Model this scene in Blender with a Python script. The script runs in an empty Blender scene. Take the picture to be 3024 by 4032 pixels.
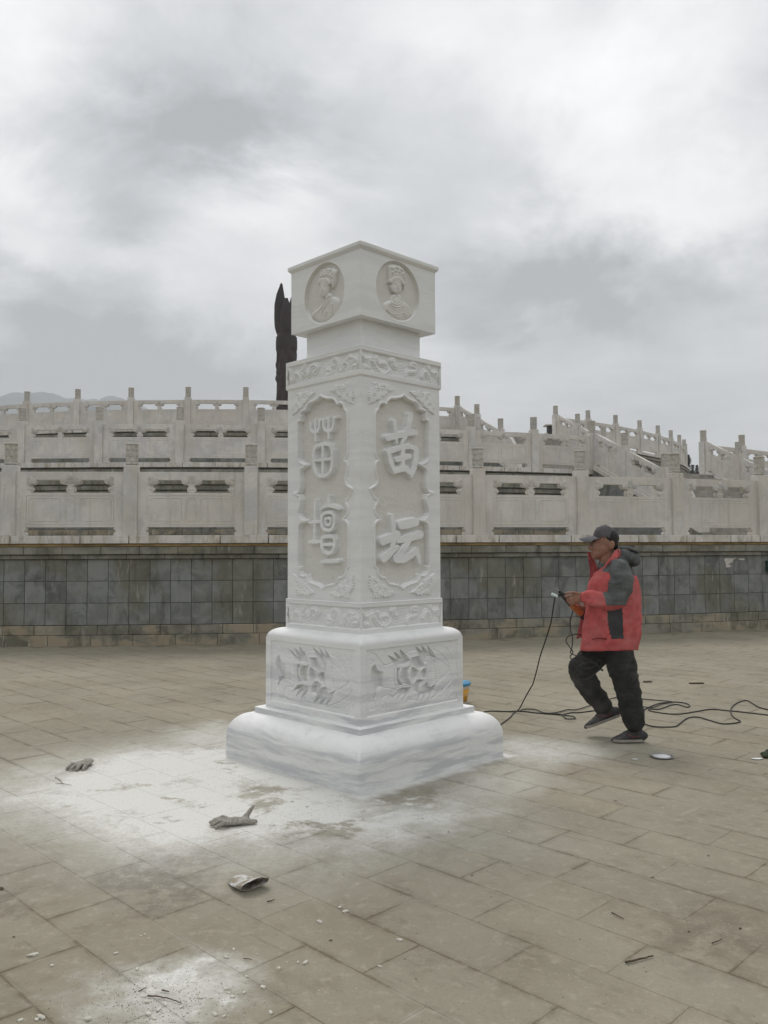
import bpy, bmesh, math, random
import numpy as np
from mathutils import Vector, Matrix, Euler

random.seed(7)
rng = np.random.default_rng(7)
SC = bpy.context.scene
COL = SC.collection
PI = math.pi

# ------------------------------------------------------------------ camera
EYE = 1.5
FPX = 3315.17
PITCH = math.radians(2.544)
ROLL = math.radians(-0.231)
cam_d = bpy.data.cameras.new('camera')
cam = bpy.data.objects.new('camera', cam_d)
COL.objects.link(cam)
cam_d.sensor_fit = 'VERTICAL'
cam_d.sensor_height = 24.0
cam_d.lens = FPX / 4032 * 24.0
cam_d.clip_start = 0.05
cam_d.clip_end = 9000
cam.matrix_world = Matrix.Translation((0, 0, EYE)) @ Matrix.Rotation(PI / 2 + PITCH, 4, 'X') @ Matrix.Rotation(ROLL, 4, 'Z')
SC.camera = cam

# ------------------------------------------------------------------ node helper
class NT:
    def __init__(s, tree):
        s.t = tree; s.n = tree.nodes; s.l = tree.links
    def new(s, typ, **kw):
        n = s.n.new(typ)
        for k, v in kw.items(): setattr(n, k, v)
        return n
    def put(s, sock, v):
        if isinstance(v, bpy.types.NodeSocket): s.l.new(v, sock)
        elif isinstance(v, (int, float)) and sock.type in ('RGBA',): sock.default_value = (v, v, v, 1)
        elif isinstance(v, tuple) and sock.type == 'RGBA' and len(v) == 3: sock.default_value = (*v, 1)
        else: sock.default_value = v
    def m(s, op, a, b=0.0, c=None, clamp=False):
        n = s.new('ShaderNodeMath', operation=op, use_clamp=clamp)
        s.put(n.inputs[0], a); s.put(n.inputs[1], b)
        if c is not None: s.put(n.inputs[2], c)
        return n.outputs[0]
    def vm(s, op, a, b=(0, 0, 0), out=0):
        n = s.new('ShaderNodeVectorMath', operation=op)
        s.put(n.inputs[0], a)
        if op == 'SCALE': s.put(n.inputs['Scale'], b)
        else: s.put(n.inputs[1], b)
        return n.outputs[out]
    def noise(s, vec, scale, detail=4, rough=0.55, dist=0.0, col=False):
        n = s.new('ShaderNodeTexNoise')
        s.put(n.inputs['Vector'], vec); s.put(n.inputs['Scale'], scale)
        s.put(n.inputs['Detail'], detail); s.put(n.inputs['Roughness'], rough); s.put(n.inputs['Distortion'], dist)
        return n.outputs['Color' if col else 'Fac']
    def ramp(s, v, lo, hi, a=0.0, b=1.0, smooth=True):
        n = s.new('ShaderNodeMapRange', interpolation_type='SMOOTHSTEP' if smooth else 'LINEAR')
        s.put(n.inputs[0], v); s.put(n.inputs[1], lo); s.put(n.inputs[2], hi); s.put(n.inputs[3], a); s.put(n.inputs[4], b)
        return n.outputs[0]
    def mix(s, f, a, b, blend='MIX'):
        n = s.new('ShaderNodeMix', data_type='RGBA', blend_type=blend)
        s.put(n.inputs['Factor'], f); s.put(n.inputs['A'], a); s.put(n.inputs['B'], b)
        return n.outputs['Result']
    def geo(s): return s.new('ShaderNodeNewGeometry')

# ------------------------------------------------------------------ world: overcast sky
SUN_EL, SUN_AZ = math.radians(56), math.radians(-12)      # azimuth from +Y (away from camera) towards +X
w = bpy.data.worlds.new('World'); SC.world = w; w.use_nodes = True
t = NT(w.node_tree); t.n.clear()
wo = t.new('ShaderNodeOutputWorld'); bg = t.new('ShaderNodeBackground')
sky = t.new('ShaderNodeTexSky', sky_type='NISHITA')
sky.sun_disc = False; sky.sun_elevation = SUN_EL; sky.sun_rotation = SUN_AZ
tc = t.new('ShaderNodeTexCoord'); D0 = tc.outputs['Generated']
warp = t.noise(t.vm('MULTIPLY', D0, (1, 1, 1.6)), 3.4, 7, 0.66, 0.4, col=True)
warp = t.vm('SCALE', t.vm('SUBTRACT', warp, (.5, .5, .5)), 0.30)
DV = t.vm('ADD', D0, warp)
def px_dir(x, y):                                        # direction of a point of the sky (photo at 1659 px wide)
    u = x * 1.8228 - 1512; v = y * 1.8228 - 2016
    cr, sr = math.cos(ROLL), math.sin(ROLL); u, v = u * cr + v * sr, -u * sr + v * cr
    d = Vector((u, FPX * math.cos(PITCH) + v * math.sin(PITCH), FPX * math.sin(PITCH) - v * math.cos(PITCH)))
    return d.normalized()
# clouds: (x, y, radius, vertical squeeze, brightness change)
CL = [(1330, 230, .24, 1.3, .11), (1580, 500, .16, 1.4, .10), (60, 120, .16, 1.2, .12), (1000, 60, .2, 1.5, .02),
      (560, 450, .15, 2.0, .12), (30, 440, .10, 1.6, .10), (30, 590, .07, 1.8, .08), (700, 620, .10, 1.6, .04),
      (400, 200, .24, 1.5, -.12), (560, 340, .15, 1.8, -.10), (230, 330, .13, 1.6, -.06), (930, 330, .16, 1.6, -.09),
      (1200, 560, .20, 2.4, -.12), (1480, 620, .18, 2.4, -.11), (1130, 640, .12, 2.2, -.06), (120, 700, .13, 2.0, -.11), (330, 500, .10, 2.4, -.08),
      (330, 640, .10, 2.2, .03), (140, 850, .32, 4.5, -.21), (60, 850, .2, 5, -.08), (1300, 860, .45, 4.5, -.03), (1050, 850, .2, 4, .03),
      (1659, 150, .12, 1.5, -.07), (800, 140, .12, 1.5, .02)]
acc = None
for (x, y, r, sq, amp) in CL:
    d = px_dir(x, y)
    q = t.vm('MULTIPLY', t.vm('SUBTRACT', DV, tuple(d)), (1, 1, sq))
    ln = t.vm('LENGTH', q, out=1)
    v = t.ramp(ln, r * 1.15, 0.0, 0.0, amp * 1.85)
    acc = v if acc is None else t.m('ADD', acc, v)
sepd = t.new('ShaderNodeSeparateXYZ'); t.put(sepd.inputs[0], D0)
# cloud deck seen in perspective: features shrink and flatten towards the horizon
zz = t.m('ADD', t.m('MAXIMUM', sepd.outputs[2], 0.0), 0.16)
pl = t.new('ShaderNodeCombineXYZ'); t.put(pl.inputs[0], t.m('DIVIDE', sepd.outputs[0], zz)); t.put(pl.inputs[1], t.m('DIVIDE', sepd.outputs[1], zz))
n1 = t.noise(pl.outputs[0], 0.9, 6, 0.55, 0.5)
n2 = t.noise(pl.outputs[0], 3.2, 6, 0.6, 0.3)
n3 = t.noise(t.vm('MULTIPLY', D0, (1, 1, 1.6)), 6.0, 6, 0.55, 0.3)
fb = t.m('ADD', t.m('MULTIPLY', t.m('SUBTRACT', n3, .5), .12), t.m('ADD', t.m('MULTIPLY', t.m('SUBTRACT', n1, .5), .42), t.m('MULTIPLY', t.m('SUBTRACT', n2, .5), .34)))
base = t.ramp(sepd.outputs[2], -0.02, 0.62, 0.53, 0.62)
lum = t.m('ADD', t.m('ADD', base, acc), fb)
lum = t.m('MAXIMUM', t.m('MINIMUM', lum, 1.15), .3)
cool = t.ramp(lum, .35, .85, 1.0, 0.0)
ccol = t.mix(cool, (1.0, 1.0, .995), (.94, .975, 1.02))
sc10 = t.vm('SCALE', ccol, t.m('MULTIPLY', lum, 10.0))
fin = t.mix(0.97, sky.outputs[0], sc10)
t.put(bg.inputs[0], fin); bg.inputs[1].default_value = 0.1
t.l.new(bg.outputs[0], wo.inputs[0])

# ------------------------------------------------------------------ sun behind the cloud deck
sd = bpy.data.lights.new('sun', 'SUN'); sd.energy = 1.15; sd.angle = math.radians(24); sd.color = (1, .975, .94)
so = bpy.data.objects.new('sun', sd); COL.objects.link(so)
so.rotation_euler = (PI / 2 - SUN_EL, 0, PI - SUN_AZ) if False else (0, 0, 0)
sv = Vector((math.sin(SUN_AZ) * math.cos(SUN_EL), math.cos(SUN_AZ) * math.cos(SUN_EL), math.sin(SUN_EL)))
so.rotation_euler = sv.to_track_quat('Z', 'Y').to_euler()

SC.view_settings.view_transform = 'Standard'; SC.view_settings.look = 'None'
SC.view_settings.gamma = 1.0; SC.view_settings.use_curve_mapping = False
SC.view_settings.exposure = 0.55
try: SC.cycles.volume_bounces = 1
except Exception: pass

# ------------------------------------------------------------------ generic helpers
def ray(x, y):
    u = x - 1512; v = y - 2016
    cr, sr = math.cos(ROLL), math.sin(ROLL); u, v = u * cr + v * sr, -u * sr + v * cr
    return Vector((u, FPX * math.cos(PITCH) + v * math.sin(PITCH), FPX * math.sin(PITCH) - v * math.cos(PITCH)))
def at_z(x, y, z=0.0):
    d = ray(x, y); return Vector((0, 0, EYE)) + d * ((z - EYE) / d.z)
def at_y(x, y, Y):
    d = ray(x, y); return Vector((0, 0, EYE)) + d * (Y / d.y)

def link(o, parent=None):
    COL.objects.link(o)
    if parent is not None: o.parent = parent
    return o
def mobj(name, me, mat=None, parent=None, loc=None, rot=None):
    o = bpy.data.objects.new(name, me)
    if mat is not None:
        mats = mat if isinstance(mat, (list, tuple)) else [mat]
        if len(me.materials) == 0:
            for m_ in mats: me.materials.append(m_)
    if loc is not None: o.location = loc
    if rot is not None: o.rotation_euler = rot
    return link(o, parent)
def empty(name, loc=(0, 0, 0), rz=0.0):
    o = bpy.data.objects.new(name, None); o.empty_display_size = .1
    o.location = loc; o.rotation_euler = (0, 0, rz); return link(o)
def tag(o, label, cat, group=None):
    o['label'] = label; o['category'] = cat
    if group: o['group'] = group
    return o
def kind(o, k): o['kind'] = k; return o

def mesh_from(name, verts, faces, smooth=False):
    me = bpy.data.meshes.new(name); me.from_pydata([tuple(v) for v in verts], [], faces)
    me.update()
    if smooth: me.shade_smooth()
    return me
def bm_mesh(name, bm, smooth=False, recalc=True):
    if recalc: bmesh.ops.recalc_face_normals(bm, faces=bm.faces)
    me = bpy.data.meshes.new(name); bm.to_mesh(me); bm.free()
    if smooth: me.shade_smooth()
    return me
def add_box(bm, x0, x1, y0, y1, z0, z1, bev=0.0, mat=0, mtx=None):
    vs = [bm.verts.new((x, y, z)) for z in (z0, z1) for y in (y0, y1) for x in (x0, x1)]
    f = [(0, 2, 3, 1), (4, 5, 7, 6), (0, 1, 5, 4), (2, 6, 7, 3), (0, 4, 6, 2), (1, 3, 7, 5)]
    fs = [bm.faces.new([vs[i] for i in q]) for q in f]
    for q in fs: q.material_index = mat
    if bev > 0:
        es = list({e for q in fs for e in q.edges})
        r = bmesh.ops.bevel(bm, geom=es, offset=bev, segments=1, affect='EDGES', profile=.5)
        vs = list({v for q in r['faces'] for v in q.verts} | {v for v in vs if v.is_valid})
        for q in r['faces']: q.material_index = mat
    if mtx is not None: bmesh.ops.transform(bm, matrix=mtx, verts=[v for v in vs if v.is_valid])
    return vs
def box_mesh(name, x0, x1, y0, y1, z0, z1, bev=0.0):
    bm = bmesh.new(); add_box(bm, x0, x1, y0, y1, z0, z1, bev); return bm_mesh(name, bm)
def add_lathe(bm, prof, seg=20, mtx=None, mat=0):
    rings = []
    for r, z in prof:
        rings.append([bm.verts.new((r * math.cos(2 * PI * i / seg), r * math.sin(2 * PI * i / seg), z)) for i in range(seg)])
    for a, b in zip(rings, rings[1:]):
        for i in range(seg):
            f = bm.faces.new((a[i], a[(i + 1) % seg], b[(i + 1) % seg], b[i])); f.material_index = mat
    for rg, flip in ((rings[0], True), (rings[-1], False)):
        f = bm.faces.new(rg[::-1] if flip else rg); f.material_index = mat
    if mtx is not None: bmesh.ops.transform(bm, matrix=mtx, verts=[v for rg in rings for v in rg])
    return rings
def add_ell(bm, c, r, u=16, v=10, rot=None, mat=0):
    m4 = Matrix.Translation(c) @ (rot.to_4x4() if rot is not None else Matrix.Identity(4)) @ Matrix.Diagonal((r[0], r[1], r[2], 1))
    g = bmesh.ops.create_uvsphere(bm, u_segments=u, v_segments=v, radius=1.0, matrix=m4)
    for vv in g['verts']:
        for f in vv.link_faces: f.material_index = mat
def catmull(pts, n=6, closed=False):
    P = [Vector(p) for p in pts]; out = []
    N = len(P); rg = range(N) if closed else range(N - 1)
    for i in rg:
        if closed: p0, p1, p2, p3 = P[(i - 1) % N], P[i], P[(i + 1) % N], P[(i + 2) % N]
        else: p0, p1, p2, p3 = P[max(i - 1, 0)], P[i], P[i + 1], P[min(i + 2, N - 1)]
        for k in range(n):
            s = k / n
            out.append(.5 * ((2 * p1) + (p2 - p0) * s + (2 * p0 - 5 * p1 + 4 * p2 - p3) * s * s + (3 * p1 - p0 - 3 * p2 + p3) * s ** 3))
    if not closed: out.append(P[-1])
    return out
def add_tube(bm, pts, rad, seg=8, closed=False, mat=0, squash=None):
    P = [Vector(p) for p in pts]; N = len(P); rings = []
    if isinstance(rad, (int, float)): rad = [rad] * N
    up = Vector((0, 0, 1))
    for i in range(N):
        tg = (P[(i + 1) % N] - P[i - 1]) if closed else (P[min(i + 1, N - 1)] - P[max(i - 1, 0)])
        if tg.length < 1e-9: tg = Vector((1, 0, 0))
        tg.normalize()
        a = up.cross(tg)
        if a.length < .15: a = Vector((0, 1, 0)).cross(tg)
        a.normalize(); b = tg.cross(a)
        rings.append([bm.verts.new(P[i] + (a * math.cos(2 * PI * k / seg) + b * math.sin(2 * PI * k / seg)) * rad[i]) for k in range(seg)])
    pairs = list(zip(rings, rings[1:] + ([rings[0]] if closed else [])))
    for A, B in pairs:
        for k in range(seg):
            try:
                f = bm.faces.new((A[k], A[(k + 1) % seg], B[(k + 1) % seg], B[k])); f.material_index = mat
            except ValueError: pass
    if not closed:
        f = bm.faces.new(rings[0][::-1]); f.material_index = mat
        f = bm.faces.new(rings[-1]); f.material_index = mat
def add_caps(bm, a, b, ra, rb, seg=14, mat=0):           # tapered capsule
    a, b = Vector(a), Vector(b); d = b - a; L = max(d.length, 1e-6)
    prof = [(ra * math.cos(x), ra * math.sin(x)) for x in np.linspace(-PI / 2 + .15, 0, 4)]
    prof += [(rb * math.cos(x), L + rb * math.sin(x)) for x in np.linspace(0, PI / 2 - .15, 4)]
    add_lathe(bm, prof, seg, Matrix.Translation(a) @ d.to_track_quat('Z', 'Y').to_matrix().to_4x4(), mat)
def eval_mesh(o, name):
    dg = bpy.context.evaluated_depsgraph_get(); dg.update()
    return bpy.data.meshes.new_from_object(o.evaluated_get(dg), depsgraph=dg)
def remesh(bm, voxel, smooth=4, fac=.5):
    me = bm_mesh('tmp', bm, recalc=False); o = bpy.data.objects.new('tmp', me); COL.objects.link(o)
    m1 = o.modifiers.new('r', 'REMESH'); m1.mode = 'VOXEL'; m1.voxel_size = voxel; m1.use_smooth_shade = True
    if smooth:
        m2 = o.modifiers.new('s', 'SMOOTH'); m2.factor = fac; m2.iterations = smooth
    r = eval_mesh(o, 'tmp'); bpy.data.objects.remove(o); bpy.data.meshes.remove(me)
    r.materials.clear(); r.shade_smooth()
    return r
def vget(me):
    a = np.empty(len(me.vertices) * 3, np.float64); me.vertices.foreach_get('co', a); return a.reshape(-1, 3)
def vset(me, a): me.vertices.foreach_set('co', a.astype(np.float32).ravel()); me.update()
def nget(me):
    a = np.empty(len(me.vertices) * 3, np.float32); me.vertices.foreach_get('normal', a); return a.reshape(-1, 3).astype(np.float64)
def vnoise(P, scale, seed=0, octv=3):                   # cheap smooth pseudo noise (sum of warped sines)
    r = np.random.default_rng(seed); out = np.zeros(len(P)); amp = 1.0; tot = 0
    for o_ in range(octv):
        for k in range(4):
            d = r.normal(size=3); d /= np.linalg.norm(d); ph = r.uniform(0, 6.28); d2 = r.normal(size=3); ph2 = r.uniform(0, 6.28)
            out += amp * np.sin(P @ d * scale * (2 ** o_) + ph + 1.5 * np.sin(P @ d2 * scale * .6 * (2 ** o_) + ph2)) / 4
        tot += amp; amp *= .5
    return out / tot

# ------------------------------------------------------------------ materials
def mat(name, col=(.5, .5, .5), rough=.8, spec=.3, bump=None, build=None, metal=0.0):
    m = bpy.data.materials.new(name); m.use_nodes = True
    t = NT(m.node_tree); b = t.n['Principled BSDF']
    b.inputs['Roughness'].default_value = rough; b.inputs['Specular IOR Level'].default_value = spec; b.inputs['Metallic'].default_value = metal
    c = col
    if build:
        c = build(t, b)
    t.put(b.inputs['Base Color'], c)
    if bump:
        bn = t.new('ShaderNodeBump'); bn.inputs['Strength'].default_value = bump[1]; bn.inputs['Distance'].default_value = bump[2]
        n = t.noise(t.geo().outputs['Position'], bump[0], 6, .65)
        t.put(bn.inputs['Height'], n); t.put(b.inputs['Normal'], bn.outputs[0])
    return m
def simple(name, c, var=.15, scale=30, rough=.8, spec=.3, bump=(120, .4, .002), metal=0.0):
    def f(t, b):
        P = t.geo().outputs['Position']; n = t.noise(P, scale, 5, .6)
        lo = tuple(x * (1 - var) for x in c); hi = tuple(min(1, x * (1 + var)) for x in c)
        return t.mix(t.ramp(n, .3, .7), lo, hi)
    return mat(name, rough=rough, spec=spec, bump=bump, build=f, metal=metal)

def marble_new(rough_field=False):
    def f(t, b):
        P = t.geo().outputs['Position']
        pw = t.vm('ADD', P, t.vm('SCALE', t.noise(P, 1.3, 4, .6, col=True), .10))
        sz0 = t.new('ShaderNodeSeparateXYZ'); t.put(sz0.inputs[0], P); zz0 = sz0.outputs[2]
        st = t.noise(t.vm('MULTIPLY', pw, (.8, .8, 9.0)), 1.9, 7, .62, .15)
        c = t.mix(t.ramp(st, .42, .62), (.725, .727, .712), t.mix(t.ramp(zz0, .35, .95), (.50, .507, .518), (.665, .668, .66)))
        v2 = t.noise(t.vm('MULTIPLY', pw, (.7, .7, 4.0)), 3.2, 8, .7, 1.2)
        vein = t.ramp(t.m('ABSOLUTE', t.m('SUBTRACT', v2, .5)), 0.0, .035, .3, 0.0)
        c = t.mix(t.m('MULTIPLY', vein, t.ramp(zz0, .3, 1.0, 1, .35)), c, (.45, .46, .48))
        ys = t.noise(P, 2.6, 4, .6)
        c = t.mix(t.ramp(ys, .56, .78, 0, .45), c, (.58, .54, .44))
        if rough_field:
            c = t.mix(.55, c, (.63, .605, .54))
            g = t.noise(P, 160, 3, .7); c = t.mix(t.ramp(g, .35, .7, 0, .35), c, (.42, .41, .37))
            pt = t.noise(P, 55, 2, .5); c = t.mix(t.ramp(pt, .70, .76, 0, .6), c, (.25, .23, .2))
        else:
            g = t.noise(P, 260, 2, .6); c = t.mix(t.ramp(g, .4, .8, 0, .12), c, (.72, .72, .70))
        # loose grinding dust lying on upward faces
        nz = t.new('ShaderNodeSeparateXYZ'); t.put(nz.inputs[0], t.geo().outputs['True Normal'])
        zz = t.new('ShaderNodeSeparateXYZ'); t.put(zz.inputs[0], P)
        dn = t.noise(P, 9, 5, .6)
        du = t.m('MULTIPLY', t.ramp(nz.outputs[2], .12, .8), t.ramp(dn, .25, .55, .5, 1.0))
        c = t.mix(du, c, (.84, .84, .83))
        b.inputs['Subsurface Weight'].default_value = 0.0
        return c
    return f
M = {}
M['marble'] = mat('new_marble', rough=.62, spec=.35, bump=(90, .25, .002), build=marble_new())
M['marble_rough'] = mat('chiselled_marble', rough=.8, spec=.25, bump=(140, .8, .004), build=marble_new(True))

def old_marble(dark=0.0):
    def f(t, b):
        P = t.geo().outputs['Position']; oi = t.new('ShaderNodeObjectInfo').outputs['Random']
        off = t.new('ShaderNodeCombineXYZ'); t.put(off.inputs[0], t.m('MULTIPLY', oi, 40.0)); t.put(off.inputs[2], t.m('MULTIPLY', oi, 17.0))
        Q = t.vm('ADD', P, off.outputs[0])
        n = t.noise(Q, 1.7, 6, .62, .6)
        a = (.66, .635, .59); bb = (.50, .495, .49)
        c = t.mix(t.ramp(n, .35, .7), a, bb)
        v2 = t.noise(Q, 1.1, 8, .66, 1.6)
        c = t.mix(t.ramp(t.m('ABSOLUTE', t.m('SUBTRACT', v2, .5)), 0, .03, .22, 0), c, (.40, .38, .36))
        c = t.mix(t.m('MULTIPLY', oi, .35), c, (.62, .56, .50))
        # brownish rain streaks: noise stretched along z
        g1 = t.noise(Q, .75, 5, .6, .3); c = t.mix(t.ramp(g1, .44, .62, 0, .5), c, (.50, .455, .38))
        g2 = t.noise(t.vm('ADD', Q, (5, 5, 5)), 2.3, 7, .72, .2); c = t.mix(t.ramp(g2, .50, .68, 0, .42), c, (.36, .36, .34))
        s = t.noise(t.vm('MULTIPLY', Q, (9, 9, .7)), 1.4, 5, .65)
        c = t.mix(t.ramp(s, .52, .72, 0, .5), c, (.38, .345, .28))
        m2 = t.noise(Q, 7, 5, .7); c = t.mix(t.ramp(m2, .6, .8, 0, .45), c, (.38, .37, .32))
        if dark:
            k = t.noise(Q, 16, 5, .7)
            c = t.mix(t.ramp(k, .35, .65, .25 * dark, .85 * dark), c, (.30, .28, .215))
        fine = t.noise(P, 90, 3, .6); c = t.mix(t.ramp(fine, .45, .8, 0, .2), c, (.6, .59, .56))
        return c
    return f
M['old'] = mat('weathered_marble', rough=.78, spec=.25, bump=(70, .35, .003), build=old_marble())
M['old_dark'] = mat('lichened_marble', rough=.88, spec=.2, bump=(60, .6, .005), build=old_marble(.62))
def slab_build(base=(.135, .14, .133), stain=(.24, .205, .155), stain_lo=.62, white=.0):
    def f(t, b):
        P = t.geo().outputs['Position']; oi = t.new('ShaderNodeObjectInfo').outputs['Random']
        off = t.new('ShaderNodeCombineXYZ'); t.put(off.inputs[0], t.m('MULTIPLY', oi, 31.0)); t.put(off.inputs[1], t.m('MULTIPLY', oi, 13.0))
        Q = t.vm('ADD', P, off.outputs[0])
        lo = tuple(x * .72 for x in base); hi = tuple(x * 1.45 for x in base)
        c = t.mix(t.ramp(oi, 0, 1, .15, .85, False), lo, hi)
        n = t.noise(Q, 3.2, 5, .6, .5)
        c = t.mix(t.ramp(n, .38, .62, 0, .75), c, tuple(x * 1.9 for x in base))
        g = t.noise(P, 1.1, 5, .6); c = t.mix(t.ramp(g, .44, .62, 0, .72), c, (.135, .128, .085)); g5 = t.noise(t.vm('ADD', P, (3, 9, 4)), 2.6, 7, .72); c = t.mix(t.ramp(g5, .50, .66, 0, .5), c, (.23, .225, .20))
        s = t.noise(t.vm('MULTIPLY', P, (1.0, 1.0, 2.4)), 1.3, 6, .65); c = t.mix(t.ramp(s, stain_lo, stain_lo + .12, 0, .8), c, stain)
        e = t.noise(t.vm('MULTIPLY', P, (7, 7, 1.0)), 1.4, 6, .7); e2 = t.noise(P, 1.1, 3, .6)
        c = t.mix(t.m('MULTIPLY', t.ramp(e, .56, .70, 0, .7 + white), t.ramp(e2, .45, .6)), c, (.42, .41, .37))
        dk = t.noise(t.vm('MULTIPLY', P, (4, 4, 1.2)), 1.0, 6, .7); c = t.mix(t.ramp(dk, .50, .68, 0, .62), c, (.07, .07, .058))
        return c
    return f
M['slab'] = mat('grey_stone_slab', rough=.8, spec=.3, bump=(45, .4, .004), build=slab_build())
M['basecourse'] = mat('stained_base_stone', rough=.85, spec=.25, bump=(40, .5, .005), build=slab_build((.155, .148, .118), (.34, .285, .20), .46, .3))
M['cornice'] = mat('grey_cornice_stone', rough=.85, spec=.25, bump=(40, .5, .005), build=slab_build((.155, .152, .128), (.26, .23, .17), .55))
M['mortar'] = simple('dark_mortar', (.07, .066, .055), .4, 8, .95, .1)
M['rust'] = simple('rusty_mortar', (.30, .21, .095), .35, 3, .95, .1, (60, .6, .006))
M['rust2'] = simple('brown_joint_mortar', (.24, .165, .095), .5, 4, .95, .1)
M['coping'] = mat('stained_coping_marble', rough=.82, spec=.2, bump=(50, .5, .004), build=lambda t, b: (lambda c, P: t.mix(t.ramp(t.noise(t.vm('MULTIPLY', P, (5, 5, 1.5)), 1.5, 6, .7), .46, .66, 0, .75), c, (.30, .26, .185)))(old_marble()(t, b), t.geo().outputs['Position']))
M['floor'] = simple('terrace_paving', (.30, .28, .25), .2, 3, .9, .2)

# dust geography of the plaza, world coordinates
def gp(x, y): return at_z(x, y, 0)
DUST = [(900, 3010, .9, .85), (620, 3060, .8, .5), (1180, 3080, .45, 1.0), (1000, 3200, .5, .8), (520, 3150, 1.3, .30), (250, 3080, 1.0, .14), (950, 3290, .8, .42), (700, 3180, .7, .6), (380, 3120, .75, .36), (1460, 3180, .22, .7), (1300, 3190, .25, .6),
        (860, 2880, .5, .55), (430, 2960, .6, .2), (2080, 2960, .5, .5), (1900, 3080, .55, .42), (1650, 3190, .42, .55), (1450, 3230, .45, .5), (1700, 3260, .7, .22), (2300, 2950, .6, .18),
        (760, 3830, .17, .42), (620, 3920, .18, .38), (880, 3900, .16, .28), (720, 4010, .18, .4), (450, 3940, .18, .22), (780, 3990, .05, .45), (700, 3850, .05, .35)]
BARE = [(1040, 3095, .20, 1.0), (1120, 3090, .13, .8), (1250, 3270, .20, .9), (1060, 3160, .09, .9), (1330, 3240, .14, .7), (1560, 3150, .30, .9), (820, 2950, .12, .6), (880, 3290, .12, .5), (700, 3080, .1, .4), (413, 3101, .055, .6), (490, 3100, .06, .75), (542, 3097, .045, .6), (728, 3148, .06, .8), (790, 3150, .05, .7), (836, 3165, .06, .7), (696, 3216, .055, .7), (1166, 3234, .06, .8), (1210, 3240, .05, .7), (1103, 3133, .055, .7), (841, 3016, .06, .8), (860, 3040, .05, .7), (240, 3186, .06, .6), (1040, 3142, .07, .9), (1052, 3188, .06, .8), (452, 3236, .05, .5), (1340, 3215, .08, .8), (1440, 3200, .05, .6), (1700, 3110, .16, .7), (1800, 3080, .10, .6), (2000, 3010, .15, .5)]
DARK = [(640, 3440, .3, .75), (640, 3530, .22, .6), (60, 3560, .16, .5), (520, 3450, .25, .4), (60, 3500, .1, .5), (2900, 3640, .3, .35), (2700, 3700, .25, .35), (1650, 3060, .5, .15)]
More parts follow.
